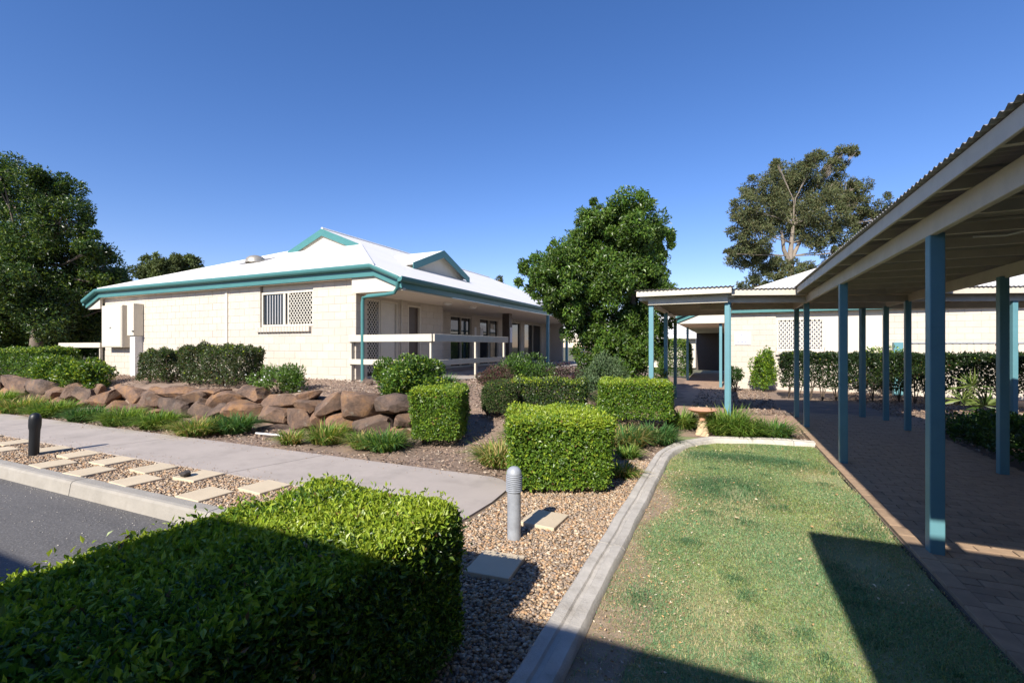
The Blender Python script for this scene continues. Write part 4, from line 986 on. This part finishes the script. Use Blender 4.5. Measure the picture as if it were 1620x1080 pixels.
GB = [(0.06, 0.15, 0.045), (0.08, 0.19, 0.05), (0.15, 0.22, 0.07)]
CL = [(-20.3, 5.75, 0.6, 0.42, GS, 'leftmost grass clump below the far left boulders'),
      (-17.4, 5.75, 0.75, 0.5, GS, 'tall grass clump just left of and behind the black bollard'),
      (-15.4, 5.55, 0.7, 0.42, GY, 'yellowing grass clump just right of the black bollard top'),
      (-13.9, 5.6, 0.7, 0.42, GS, 'arching grass clump below the boulders left of the big slanting boulder'),
      (-12.4, 5.55, 0.55, 0.36, GB, 'dark green grass clump below the big slanting boulder'),
      (-11.1, 5.6, 0.6, 0.40, GS, 'fresh green grass clump below the middle boulders'),
      (-10.0, 5.65, 0.55, 0.40, GS, 'bright green grass clump right of the middle boulders clump'),
      (-8.65, 5.55, 0.6, 0.36, GY, 'dry straw-coloured grass clump left of the white pipe'),
      (-8.2, 5.95, 0.5, 0.42, GB, 'dark green grass clump touching boulders left of the white pipe'),
      (-6.42, 5.45, 0.24, 0.26, GY, 'smallest dry grass clump at the footpath edge'),
      (-5.95, 5.75, 0.38, 0.36, GS + GY, 'light green grass clump between two dry clumps at the boulder wall'),
      (-5.15, 5.70, 0.28, 0.30, GY, 'dry tufted grass clump near the right end of the boulders'),
      (-4.72, 5.72, 0.38, 0.36, GB + GY[:2], 'dark green grass clump left of the clipped cube at the wall end'),
      (-2.75, 5.65, 0.4, 0.36, GY, 'yellow-tipped grass clump at the left side of the bright cube hedge'),
      (-2.9, 6.8, 0.35, 0.34, GS, 'green grass clump in soil between the two clipped cubes'),
      (-1.45, 7.5, 0.55, 0.34, GB + GY[3:], 'brownish green grass clump in front of the flat-topped hedge'),
      (-1.0, 7.9, 0.42, 0.34, GB, 'dark grass clump at the right front of the flat-topped hedge'),
      (-1.25, 6.75, 0.2, 0.2, GS, 'little pale grass tuft near the gravel right of the cube hedge'),
      (-1.15, 5.75, 0.22, 0.22, GY, 'sparse low plant in gravel against the lawn edging'),
      (-0.75, 9.4, 0.38, 0.34, GS, 'green grass clump left of the birdbath'),
      (0.05, 9.25, 0.5, 0.44, GS, 'tall green grass clump at the foot of the front walkway post'),
      (0.30, 9.05, 0.4, 0.34, GS, 'low spreading grass clump right of the birdbath along the edging'),
      (0.78, 9.22, 0.36, 0.30, GB + GS[:1], 'rightmost grass clump along the lawn edging'),
      (-2.15, 9.9, 0.4, 0.5, GY[:4] + [(0.2, 0.22, 0.03)], 'yellow-green upright grass between the dark hedge and flat-topped hedge'),
      (-5.35, 8.3, 0.35, 0.35, GB, 'shaded grass clump under the porch railing beside the round bush')]
for i, (x, y, rad, hg, cs_, lb) in enumerate(CL): strappy('grass_clump', lb, x, y - (0.22 if x < -7 else 0), rad * (0.92 if x < -7 else 1.1), hg * (1.05 if x < -7 else (1.35 if x > -1 else 1.1)), int(620 * (rad / 0.5) ** 1.6) + 150, 700 + i, cs_)

# dracaena with bent cane at the right
dr = thing('strap_leaf_plant', (4.94, 13.3, 0), 'spiky strap-leaved plant with bent pale cane right of the walkway', 'plant')
tube('cane', [(5.05, 13.2, 0.0), (5.12, 13.15, 0.25), (5.02, 13.15, 0.45), (4.86, 13.12, 0.60), (4.80, 13.1, 0.72)], [0.022, 0.02, 0.018, 0.016, 0.014], M_gumbark, dr, 7)
for k, (cx_, cy_, cz_) in enumerate([(4.80, 13.1, 0.74), (4.62, 13.05, 0.45), (4.95, 13.0, 0.35)]):
    r = np.random.default_rng(80 + k); n = 46; a = r.uniform(0, 6.28, n); el = r.uniform(-0.5, 1.3, n)
    D = np.c_[np.cos(a) * np.cos(el), np.sin(a) * np.cos(el), np.sin(el)]
    V, T = leaf_geo(np.repeat([[cx_, cy_, cz_]], n, 0), D, r.uniform(0.28, 0.46, n), 0.08, r)
    mk_tri('leaf_rosette', V, T, M_leaf, dr, np.repeat(palette(n, [(0.16, 0.22, 0.06), (0.22, 0.28, 0.08), (0.1, 0.17, 0.04)], r), 4, 0))

# ------------------------------------------------------------------ trees
def tree(name, label, base, blobs, trunk, n, leaf, seed, cols, matl, bark, per=16, spread=0.42, aspect=0.45, r0=0.2, updir=0.1, branch_r=0.05, outer=(0.35, 0.95), cat='tree'):
    """blobs: (x,y,z,rx,ry,rz) crown masses; leaves in many small clumps on them"""
    r = np.random.default_rng(seed); t = thing(name, base, label, cat)
    B = np.array(blobs, float); vol = B[:, 3] * B[:, 4] * B[:, 5]; pw_ = (vol ** 0.75) / (vol ** 0.75).sum()
    nc = per * len(B); bi = r.choice(len(B), nc, p=pw_)
    u = unit(r.normal(size=(nc, 3))); rad = r.uniform(outer[0], outer[1], (nc, 1)) ** 0.6
    C = B[bi, :3] + u * rad * B[bi, 3:]; cr = spread * (B[bi, 3:].mean(1)) * r.uniform(0.6, 1.25, nc)
    k = r.integers(0, nc, n); off = unit(r.normal(size=(n, 3))) * (r.uniform(0.1, 1, (n, 1)) ** 0.45) * cr[k][:, None]; off[:, 2] *= 0.95
    P = C[k] + off; Nn = unit(off + u[k] * 0.3)
    D = unit(Nn * 0.5 + np.array([0, 0, updir]) + r.normal(size=(n, 3)) * 0.65)
    V, T = leaf_geo(P, D, leaf * r.uniform(0.6, 1.3, n), aspect, r, N=Nn + np.array([0, 0, 0.5]))
    cc = palette(n, cols, r, 0.15) * (1 + 0.14 * r.normal(size=(nc, 1)))[k]
    mk_tri('crown', V, T, matl, t, np.repeat(np.clip(cc, 0.01, 1), 4, 0))
    tr = tube('trunk', trunk, list(np.linspace(r0, r0 * 0.35, len(trunk))), bark, t, 10)
    parts = []
    tp = np.array(trunk, float)
    for b in range(len(B)):
        d = np.linalg.norm(tp - B[b, :3], axis=1) + 0.6 * np.maximum(tp[:, 2] - B[b, 2] + 0.3, 0); s = tp[np.argmin(d)]
        e = B[b, :3]; m1 = s + (e - s) * 0.5 + r.normal(size=3) * 0.12 * np.linalg.norm(e - s) * 0.5
        parts.append(tube_geo([s, m1, s + (e - s) * 0.9], [branch_r, branch_r * 0.65, branch_r * 0.25], 6, False))
        for q in np.where(bi == b)[0][:10]:
            parts.append(tube_geo([m1 + (e - m1) * r.uniform(0.1, 1), (e + C[q]) / 2 + r.normal(size=3) * 0.05, C[q]], [branch_r * 0.45, branch_r * 0.25, branch_r * 0.1], 4, False))
    V, F = merge(parts); mk('branches', V, F, bark, t)
    return t
MT = [(-1.94, 13.07, 3.82, 0.62, 0.62, 0.56), (-1.78, 13.14, 3.18, 0.51, 0.51, 0.46), (-3.45, 12.38, 4.73, 0.41, 0.41, 0.37), (-2.2, 12.95, 4.3, 0.69, 0.69, 0.62), (-1.73, 13.16, 2.41, 0.51, 0.51, 0.46), (-3.77, 12.24, 3.44, 0.69, 0.69, 0.62), (-1.97, 13.05, 1.64, 0.58, 0.58, 0.53), (-2.16, 12.22, 4.77, 0.68, 0.68, 0.61), (-2.83, 12.15, 4.83, 0.56, 0.56, 0.51), (-1.86, 13.46, 4.58, 0.56, 0.56, 0.51), (-3.38, 12.43, 4.1, 0.76, 0.76, 0.68), (-3.82, 11.48, 3.59, 0.68, 0.68, 0.61), (-4.52, 11.68, 3.48, 0.54, 0.54, 0.49), (-4.24, 11.88, 2.98, 0.41, 0.41, 0.37), (-2.48, 12.19, 3.68, 0.79, 0.79, 0.71), (-2.08, 13.25, 3.3, 0.52, 0.52, 0.47), (-3.72, 11.55, 2.86, 0.65, 0.65, 0.59), (-3.16, 12.24, 3.03, 0.74, 0.74, 0.67), (-2.89, 12.55, 1.98, 0.72, 0.72, 0.64), (-3.51, 12.14, 2.31, 0.57, 0.57, 0.52), (-2.44, 12.86, 1.47, 0.79, 0.79, 0.71), (-2.32, 13.15, 2.46, 0.63, 0.63, 0.57), (-1.65, 13.79, 4.74, 0.43, 0.43, 0.39), (-2.21, 12.5, 5.29, 0.37, 0.37, 0.33), (-3.12, 12.65, 5.45, 0.28, 0.28, 0.25), (-4.34, 12.17, 4.34, 0.19, 0.19, 0.17), (-3.04, 12.14, 1.39, 0.57, 0.57, 0.51), (-1.99, 12.17, 0.91, 0.58, 0.58, 0.52)]
tb = (-2.25, 13.04, 0.1)
tree('leaning_tree', 'dense glossy green tree between the verandah and the covered walkway', tuple(tb), MT, [tb, (-2.25, 13.04, 2.07), (-2.3, 13.01, 3.46), (-2.52, 12.81, 4.47), (-2.67, 12.73, 4.99)], 175000, 0.09, 91, G_MID + G_DARK[1:] + [(0.10, 0.15, 0.028), (0.125, 0.185, 0.03)], M_leaf, M_bark, per=26, spread=0.36, r0=0.13, branch_r=0.03, outer=(0.2, 1.2))
LT = [(-33.83, 11.1, 9.92, 1.63, 1.63, 1.47), (-35.78, 10.23, 9.02, 2.28, 2.28, 2.05), (-30.3, 11.56, 8.94, 1.37, 1.37, 1.23), (-29.7, 10.93, 6.78, 1.8, 1.8, 1.62), (-27.4, 11.05, 7.31, 0.98, 0.98, 0.88), (-32.4, 10.09, 5.8, 2.14, 2.14, 1.92), (-28.9, 11.78, 5.81, 1.53, 1.53, 1.38), (-29.07, 10.26, 4.42, 1.73, 1.73, 1.56), (-26.2, 11.58, 6.01, 0.75, 0.75, 0.68), (-30.39, 13.43, 4.87, 1.51, 1.51, 1.36), (-35.52, 9.73, 4.07, 2.55, 2.55, 2.29), (-28.78, 11.14, 3.31, 1.64, 1.64, 1.47), (-26.78, 12.84, 4.6, 0.86, 0.86, 0.78), (-29.22, 13.87, 3.52, 1.2, 1.2, 1.08), (-33.85, 11.46, 3.01, 1.98, 1.98, 1.78), (-30.3, 12.86, 3.16, 1.47, 1.47, 1.33), (-27.3, 12.44, 5.35, 0.98, 0.98, 0.88), (-26.6, 13.15, 4.78, 0.75, 0.75, 0.67), (-27.22, 13.6, 3.92, 0.83, 0.83, 0.75), (-30.2, 9.81, 9.49, 0.87, 0.87, 0.78), (-30.37, 11.69, 9.61, 0.75, 0.75, 0.68)]
lb_ = (-30.88, 11.24, 0)
tree('broad_tree', 'tall dark green tree mass at the far left beside the house', tuple(lb_), LT, [lb_, (-30.73, 11.3, 3.08), (-30.79, 11.28, 4.32), (-30.96, 11.2, 5.57)], 170000, 0.15, 92, [(0.018, 0.04, 0.01), (0.026, 0.055, 0.012), (0.036, 0.075, 0.015)] + G_DARK[1:] + [(0.10, 0.145, 0.022), (0.13, 0.18, 0.025)], M_leaf, M_bark, per=24, spread=0.42, r0=0.3, branch_r=0.08, outer=(0.2, 1.0))
UT = [(-37.23, 12.87, 2.06, 1.65, 1.65, 1.48), (-33.82, 13.78, 2.41, 1.61, 1.61, 1.45), (-32.28, 14.56, 2.59, 1.44, 1.44, 1.29), (-38.85, 11.6, 2.59, 2.16, 2.16, 1.94), (-32.96, 16.3, 3.43, 1.31, 1.31, 1.18), (-36.27, 13.62, 1.14, 1.48, 1.48, 1.33), (-33.73, 14.91, 1.14, 1.49, 1.49, 1.34)]
ub = (-34.42, 14.03, 0)
tree('dark_understorey', 'dark shaded shrubs under the tall left tree behind the railing', tuple(ub), UT, [ub, (-34.42, 14.03, 2.24), (-34.48, 13.99, 2.97)], 22000, 0.24, 93, G_DARK, M_leafm, M_bark, per=14, spread=0.5, r0=0.15, branch_r=0.06, cat='shrubs')
GT = [(7.03, 48.33, 17.47, 1.22, 1.22, 1.16), (5.15, 51.25, 17.41, 1.56, 1.56, 1.49), (2.98, 46.44, 15.35, 1.44, 1.44, 1.37), (6.21, 50.59, 16.17, 2, 2, 1.9), (8.86, 52.26, 17.2, 1.31, 1.31, 1.24), (9.64, 49.88, 18.55, 1.01, 1.01, 0.96), (8.92, 49.82, 17.69, 0.84, 0.84, 0.8), (10.12, 50, 15.44, 1.45, 1.45, 1.38), (1.67, 44.64, 13.36, 1.4, 1.4, 1.33), (3.56, 47.62, 13.64, 1.92, 1.92, 1.83), (7.7, 48.15, 13.56, 1.87, 1.87, 1.77), (10.23, 49.38, 14.25, 1.1, 1.1, 1.05), (1.19, 44.87, 11.84, 1.09, 1.09, 1.04), (2.44, 45.48, 11.03, 1.53, 1.53, 1.45), (5.58, 50.45, 13.26, 1.77, 1.77, 1.68), (7.37, 49.03, 11.48, 1.57, 1.57, 1.5), (9.47, 49.03, 11.66, 1.43, 1.43, 1.36), (11.29, 51.77, 12.95, 1.03, 1.03, 0.98), (1.78, 47.53, 10.1, 1.49, 1.49, 1.42), (3.1, 48.38, 8.98, 1.27, 1.27, 1.21), (1.03, 48.94, 10.53, 0.72, 0.72, 0.68), (0.2, 44.22, 9.51, 0.49, 0.49, 0.46), (12.41, 51.03, 13.76, 1.23, 1.23, 1.17), (12.78, 50.7, 12.8, 0.88, 0.88, 0.84), (11.13, 48.42, 10.66, 1.07, 1.07, 1.01), (9.13, 48.46, 9.76, 0.76, 0.76, 0.73), (4.54, 47.59, 8.48, 1.12, 1.12, 1.06), (6.22, 48.34, 8.48, 0.9, 0.9, 0.85), (9.12, 50.94, 9.53, 0.92, 0.92, 0.88), (4.42, 47.86, 17.72, 0.79, 0.79, 0.75), (10.79, 51.64, 19.3, 0.52, 0.52, 0.49)]
gb = (5.37, 48.57, -0.3)
gt = tree('eucalyptus_tree', 'tall pale-trunked gum tree rising behind the far roofs', tuple(gb), GT, [gb, (5.48, 48.61, 7.72), (5.37, 48.57, 9.7), (5.48, 48.61, 10.84), (5.63, 48.68, 12.54)], 90000, 0.24, 94, [(0.115, 0.135, 0.06), (0.14, 0.155, 0.065), (0.09, 0.115, 0.055), (0.15, 0.14, 0.07)], M_leafm, M_gumbark, per=26, spread=0.34, aspect=0.32, r0=0.36, branch_r=0.06, updir=0.05, outer=(0.25, 1.05))
tube('fork', [(5.43, 48.59, 8.85), (4.83, 48.1, 10.23), (4.6, 47.66, 11.85)], [0.22, 0.16, 0.1], M_gumbark, gt, 8)
tube('fork', [(5.48, 48.61, 9.42), (6.13, 49.13, 10.88), (6.57, 49.55, 11.79)], [0.2, 0.14, 0.09], M_gumbark, gt, 8)
FB = [(-52.11, 27.67, 9.55, 1.39, 1.39, 0.97), (-49.4, 27.62, 9.78, 1.23, 1.23, 0.86), (-48.55, 28.7, 9.58, 1.37, 1.37, 0.96), (-47.89, 29.39, 9.01, 1.01, 1.01, 0.7), (-52.62, 27.1, 8.87, 0.88, 0.88, 0.61), (-50.48, 28.51, 8.74, 1.65, 1.65, 1.15)]
fb = (-49.7, 27.96, -0.3)
tree('umbrella_tree', 'rounded grey-green tree top showing over the left end of the roof', tuple(fb), FB, [fb, (-49.7, 27.96, 6.44), (-49.7, 27.96, 8.3)], 13000, 0.30, 95, [(0.10, 0.135, 0.05), (0.13, 0.155, 0.06), (0.085, 0.11, 0.045)], M_leafm, M_bark, per=18, spread=0.4, r0=0.3, branch_r=0.1)
for i, (cr_, tk_, lb, nl) in enumerate([
        ([(-7.04, 62.22, 8.51, 0.97, 0.97, 0.87), (-5.97, 63.1, 7.9, 0.97, 0.97, 0.87), (-4.81, 62.88, 7.19, 1.12, 1.12, 1.01), (-7.83, 62.39, 7.1, 1.14, 1.14, 1.02), (-6.18, 62.89, 6.28, 1.29, 1.29, 1.16)], [(-7.09, 62.68, -0.3), (-7.09, 62.68, 5.48), (-7.09, 62.68, 8.56)], 'low distant tree top just over the walkway roof', 3500),
        ([(-23.02, 47.27, 9.05, 0.43, 0.43, 0.38), (-23.13, 46.84, 8.36, 0.64, 0.64, 0.57), (-22.64, 47.29, 8.17, 0.57, 0.57, 0.51), (-23.68, 45.46, 8.02, 0.28, 0.28, 0.25)], [(-22.78, 46.77, -0.3), (-22.78, 46.77, 4.96), (-22.78, 46.77, 8.97)], 'thin sparse tree top peeking over the verandah roof ridge', 700),
        ([(2.96, 61.46, 8.47, 1.48, 1.48, 1.33), (4.62, 61.84, 8.79, 1.18, 1.18, 1.06), (12.27, 65.07, 9.49, 1.76, 1.76, 1.58), (14.9, 67.51, 10.41, 1.49, 1.49, 1.35), (10.41, 65.04, 8.86, 1.48, 1.48, 1.34)], [(2.98, 61.76, -0.3), (2.98, 61.76, 5.15), (2.98, 61.76, 8.5)], 'distant tree tops behind the far white roof', 7000),
        ]):
    tree('distant_tree', lb, tk_[0], cr_, tk_, nl, 0.3, 96 + i, [(0.10, 0.12, 0.06), (0.12, 0.13, 0.06), (0.08, 0.1, 0.05)], M_leafm, M_bark, per=10, r0=0.2, branch_r=0.08)

# ------------------------------------------------------------------ loose ground cover
def pebbles(name, n, sampler, smin, smax, cols, seed, label):
    r = np.random.default_rng(seed); P = sampler(n, r); n = len(P)
    O = np.array([(1, 0, 0), (-1, 0, 0), (0, 1, 0), (0, -1, 0), (0, 0, 1), (0, 0, -1)], float)
    s = r.uniform(smin, smax, n); S = s[:, None] * np.c_[r.uniform(0.8, 1.35, n), r.uniform(0.65, 1.0, n), r.uniform(0.35, 0.65, n)]
    L_ = O[None] * S[:, None] * r.uniform(0.75, 1.2, (n, 6, 1)); 
    a = r.uniform(0, 6.283, n); b = r.normal(size=n) * 0.3
    ca, sa, cb, sb = np.cos(a)[:, None], np.sin(a)[:, None], np.cos(b)[:, None], np.sin(b)[:, None]
    y1 = L_[..., 1] * cb - L_[..., 2] * sb; z1_ = L_[..., 1] * sb + L_[..., 2] * cb
    X = L_[..., 0] * ca - y1 * sa; Y = L_[..., 0] * sa + y1 * ca
    V = np.stack([X, Y, z1_], -1) + P[:, None] + np.array([0, 0, 1]) * (s * r.uniform(0.0, 0.6, n))[:, None, None]
    T0 = np.array([(0, 2, 4), (2, 1, 4), (1, 3, 4), (3, 0, 4), (2, 0, 5), (1, 2, 5), (3, 1, 5), (0, 3, 5)])
    T = (np.arange(n)[:, None, None] * 6 + T0[None]).reshape(-1, 3)
    c = palette(n, cols, r, 0.2)
    o = mk_tri(name, V.reshape(-1, 3), T, M_peb, None, np.repeat(c, 6, 0), smooth=True)
    return tag(o, label, 'gravel', kind='stuff')
PC = [(0.40, 0.28, 0.17), (0.44, 0.32, 0.21), (0.34, 0.21, 0.12), (0.29, 0.23, 0.18), (0.27, 0.20, 0.14), (0.50, 0.40, 0.29), (0.42, 0.26, 0.14), (0.23, 0.18, 0.14)]
def clear_slabs(P, sl_, hw):
    k = np.ones(len(P), bool)
    for s in sl_: k &= ~((np.abs(P[:, 0] - s[0]) < hw) & (np.abs(P[:, 1] - s[1]) < hw))
    return P[k]
def s_near(n, r):
    P = np.c_[r.uniform(-2.36, -0.86, n), r.uniform(1.2, 6.9, n), np.full(n, 0.006)]
    lim = 6.5 + 0.25 * fnoise(P[:, :2], 3, 5); k = (P[:, 1] < lim) & ~((P[:, 0] < -2.10) & (P[:, 1] > 2.9)) & ((P[:, 1] < 4.95) | (P[:, 0] > -2.3 + 0.0))
    return clear_slabs(P[k], SL1, 0.17)
pebbles('gravel_pebbles', 42000, s_near, 0.009, 0.021, PC, 1, 'tan and brown river gravel around the grey bollard light')
def s_strip(n, r):
    x = -3.72 - 13.0 * r.uniform(0, 1, n) ** 1.25; P = np.c_[x, r.uniform(2.97, 3.79, n), np.full(n, 0.006)]
    return clear_slabs(P, SL2, 0.19)
pebbles('gravel_pebbles', 26000, s_strip, 0.012, 0.023, PC, 2, 'tan gravel strip between the road kerb and the footpath')
# mulch and leaf litter on the beds
def litter(name, n, seed, label, xr, yr, cond, smin, smax, cols):
    r = np.random.default_rng(seed); x = r.uniform(*xr, n); y = r.uniform(*yr, n); k = cond(x, y); x, y = x[k], y[k]; n = len(x)
    P = np.c_[x, y, np.maximum(H(x, y), 0.0) + 0.006 + r.uniform(0, 0.02, n)]
    D = unit(np.c_[r.normal(size=(n, 2)), r.normal(size=n) * 0.25])
    V, T = leaf_geo(P, D, r.uniform(smin, smax, n), 0.5, r)
    return tag(mk_tri(name, V, T, M_chip, None, np.repeat(palette(n, cols, r, 0.2), 4, 0)), label, 'mulch', kind='stuff')
MC = [(0.27, 0.19, 0.14), (0.19, 0.13, 0.10), (0.34, 0.25, 0.18), (0.30, 0.22, 0.165), (0.40, 0.33, 0.26)]
litter('mulch', 34000, 5, 'brown bark mulch and leaf litter on the garden bank', (-20, -0.9), (5.08, 10.5), lambda x, y: ((y > 6.78) | (y < 6.3) | (x > -4.9)) & (fnoise(np.c_[x, y], 1.6, 2) > -0.75), 0.02, 0.06, MC)
litter('mulch', 16000, 6, 'brown mulch beside and beyond the covered walkways', (-0.8, 7.0), (8.95, 19.5), lambda x, y: ((x > 3.45) | (x < 1.3)) & (y > 9.0), 0.03, 0.08, MC)
litter('leaf_litter', 1500, 12, 'dry leaf fragments on the bare soil beside the lawn edging', (-0.68, -0.2), (1.2, 6.3), lambda x, y: np.ones(len(x), bool), 0.008, 0.025, [(0.45, 0.33, 0.2), (0.5, 0.3, 0.14), (0.3, 0.2, 0.13), (0.55, 0.47, 0.35)])
# lawn
def blades(name, n, seed):
    r = np.random.default_rng(seed)
    y = 1.1 + 7.7 * r.uniform(0, 1, n) ** 1.35; x = r.uniform(-0.72, 1.31, n)
    P2 = np.c_[x, y]
    yl = 8.42 + 0.3 * np.clip((x + 0.2) / 1.5, -1.2, 1) - 1.3 * np.clip((-0.25 - x) / 0.5, 0, 1) ** 2.0
    bare = fnoise(P2, 2.6, 8) + 1.5 * np.clip((-0.30 - x) / 0.35, 0, 1) * (y < 6.3) + 0.8 * np.clip((x - 1.15) / 0.15, 0, 1)
    k = (y < yl) & (r.uniform(size=n) > 0.85 * sstep(0.45, 1.25, bare))
    x, y, P2, bare = x[k], y[k], P2[k], bare[k]; n = len(x)
    tuft = np.exp(-(((x - 0.02) / 0.42) ** 2 + ((y - 5.75) / 0.45) ** 2)) + 0.8 * np.exp(-(((x + 0.1) / 0.6) ** 2 + ((y - 7.35) / 0.28) ** 2)) + 0.7 * np.exp(-(((x - 0.75) / 0.45) ** 2 + ((y - 7.3) / 0.25) ** 2)) + 0.5 * np.exp(-(((x - 1.1) / 0.2) ** 2 + ((y - 4.9) / 0.2) ** 2))
    tc_ = r.uniform([-0.5, 1.6], [1.25, 8.2], (46, 2)); dm = np.full(n, 9.0)
    for q in tc_: dm = np.minimum(dm, np.hypot(x - q[0], (y - q[1]) * 0.8))
    tuft = np.maximum(tuft, 0.55 * np.exp(-(dm / 0.07) ** 2))
    l_ = (0.015 + 0.011 * r.uniform(size=n)) * (1 + 0.3 * fnoise(P2, 4, 9)) + 0.062 * tuft * r.uniform(0.4, 1, n)
    a = r.uniform(0, 6.283, n); lean = r.uniform(0.5, 1.6, n)
    B = np.c_[x, y, 0.012 * fnoise(P2, 2.2, 11) - 0.004]; out = np.c_[np.cos(a), np.sin(a), np.zeros(n)]
    w = np.c_[-np.sin(a), np.cos(a), np.zeros(n)] * (0.0018 + 0.0007 * np.clip(y - 2, 0, 6) / 2)[:, None]
    M_ = B + out * (l_ * lean * 0.35)[:, None] + np.array([0, 0, 1]) * (l_ * 0.6)[:, None]
    Tp = B + out * (l_ * lean)[:, None] + np.array([0, 0, 1]) * (l_ * np.clip(1.05 - 0.4 * lean, 0.3, 1))[:, None]
    V = np.stack([B - w, B + w, M_ + w * 0.7, M_ - w * 0.7, Tp], 1).reshape(-1, 3); b = np.arange(n)[:, None] * 5
    T = np.concatenate([b + [0, 1, 2], b + [0, 2, 3], b + [3, 2, 4]], 1).reshape(-1, 3)
    g1 = palette(n, [(0.235, 0.345, 0.15), (0.275, 0.365, 0.17), (0.20, 0.33, 0.155), (0.29, 0.365, 0.165)], r, 0.13)
    g2 = palette(n, [(0.42, 0.37, 0.20), (0.48, 0.42, 0.26)], r, 0.15); g3 = palette(n, [(0.11, 0.21, 0.095), (0.13, 0.235, 0.11)], r, 0.13)
    gb_ = palette(n, [(0.17, 0.31, 0.155), (0.20, 0.34, 0.17)], r, 0.12); gy_ = palette(n, [(0.33, 0.37, 0.12), (0.29, 0.35, 0.11)], r, 0.12)
    hue = fnoise(P2, 1.7, 15) + 0.5 * r.normal(size=n); g1[hue > 0.45] = gb_[hue > 0.45]; g1[hue < -0.5] = gy_[hue < -0.5]
    c = g1; dry = r.uniform(size=n) < (0.15 + 0.5 * sstep(-0.1, 1.0, bare)); c[dry] = g2[dry]
    tf = r.uniform(size=n) < np.clip(tuft * 1.2, 0, 0.9); c[tf] = g3[tf]
    return tag(mk_tri(name, V, T, M_grass, None, np.repeat(c, 5, 0)), 'short patchy couch grass of the lawn', 'grass', kind='stuff')
blades('grass_blades', 210000, 77)
def fallen(n, seed):
    r = np.random.default_rng(seed); P = np.c_[r.uniform(-0.6, 1.25, n), r.uniform(2, 8.3, n), np.full(n, 0.03)]
    V, T = leaf_geo(P, unit(np.c_[r.normal(size=(n, 2)), r.normal(size=n) * 0.2]), r.uniform(0.012, 0.034, n), 0.55, r)
    return tag(mk_tri('fallen_leaves', V, T, M_chip, None, np.repeat(palette(n, [(0.5, 0.4, 0.25), (0.4, 0.25, 0.12), (0.6, 0.5, 0.35)], r), 4, 0)), 'dry fallen leaves scattered on the lawn', 'leaves', kind='stuff')
fallen(160, 4)
def s_road(n, r): return np.c_[r.uniform(-12, -2.6, n), 2.76 - 1.6 * r.uniform(0, 1, n) ** 2.2, np.full(n, -0.129)]
pebbles('road_grit', 1100, s_road, 0.003, 0.008, [(0.4, 0.38, 0.35), (0.3, 0.27, 0.24), (0.5, 0.46, 0.4)], 9, 'pale grit scattered over the asphalt by the kerb')
def s_pathgrit(n, r): return np.c_[r.uniform(-12, -2.3, n), np.where(r.uniform(size=n) < 0.5, 3.8 + 0.3 * r.uniform(0, 1, n) ** 2, 5.02 - 0.3 * r.uniform(0, 1, n) ** 2), np.full(n, 0.027)]
pebbles('path_grit', 700, s_pathgrit, 0.004, 0.01, PC, 10, 'stray gravel and soil crumbs along the footpath edges')
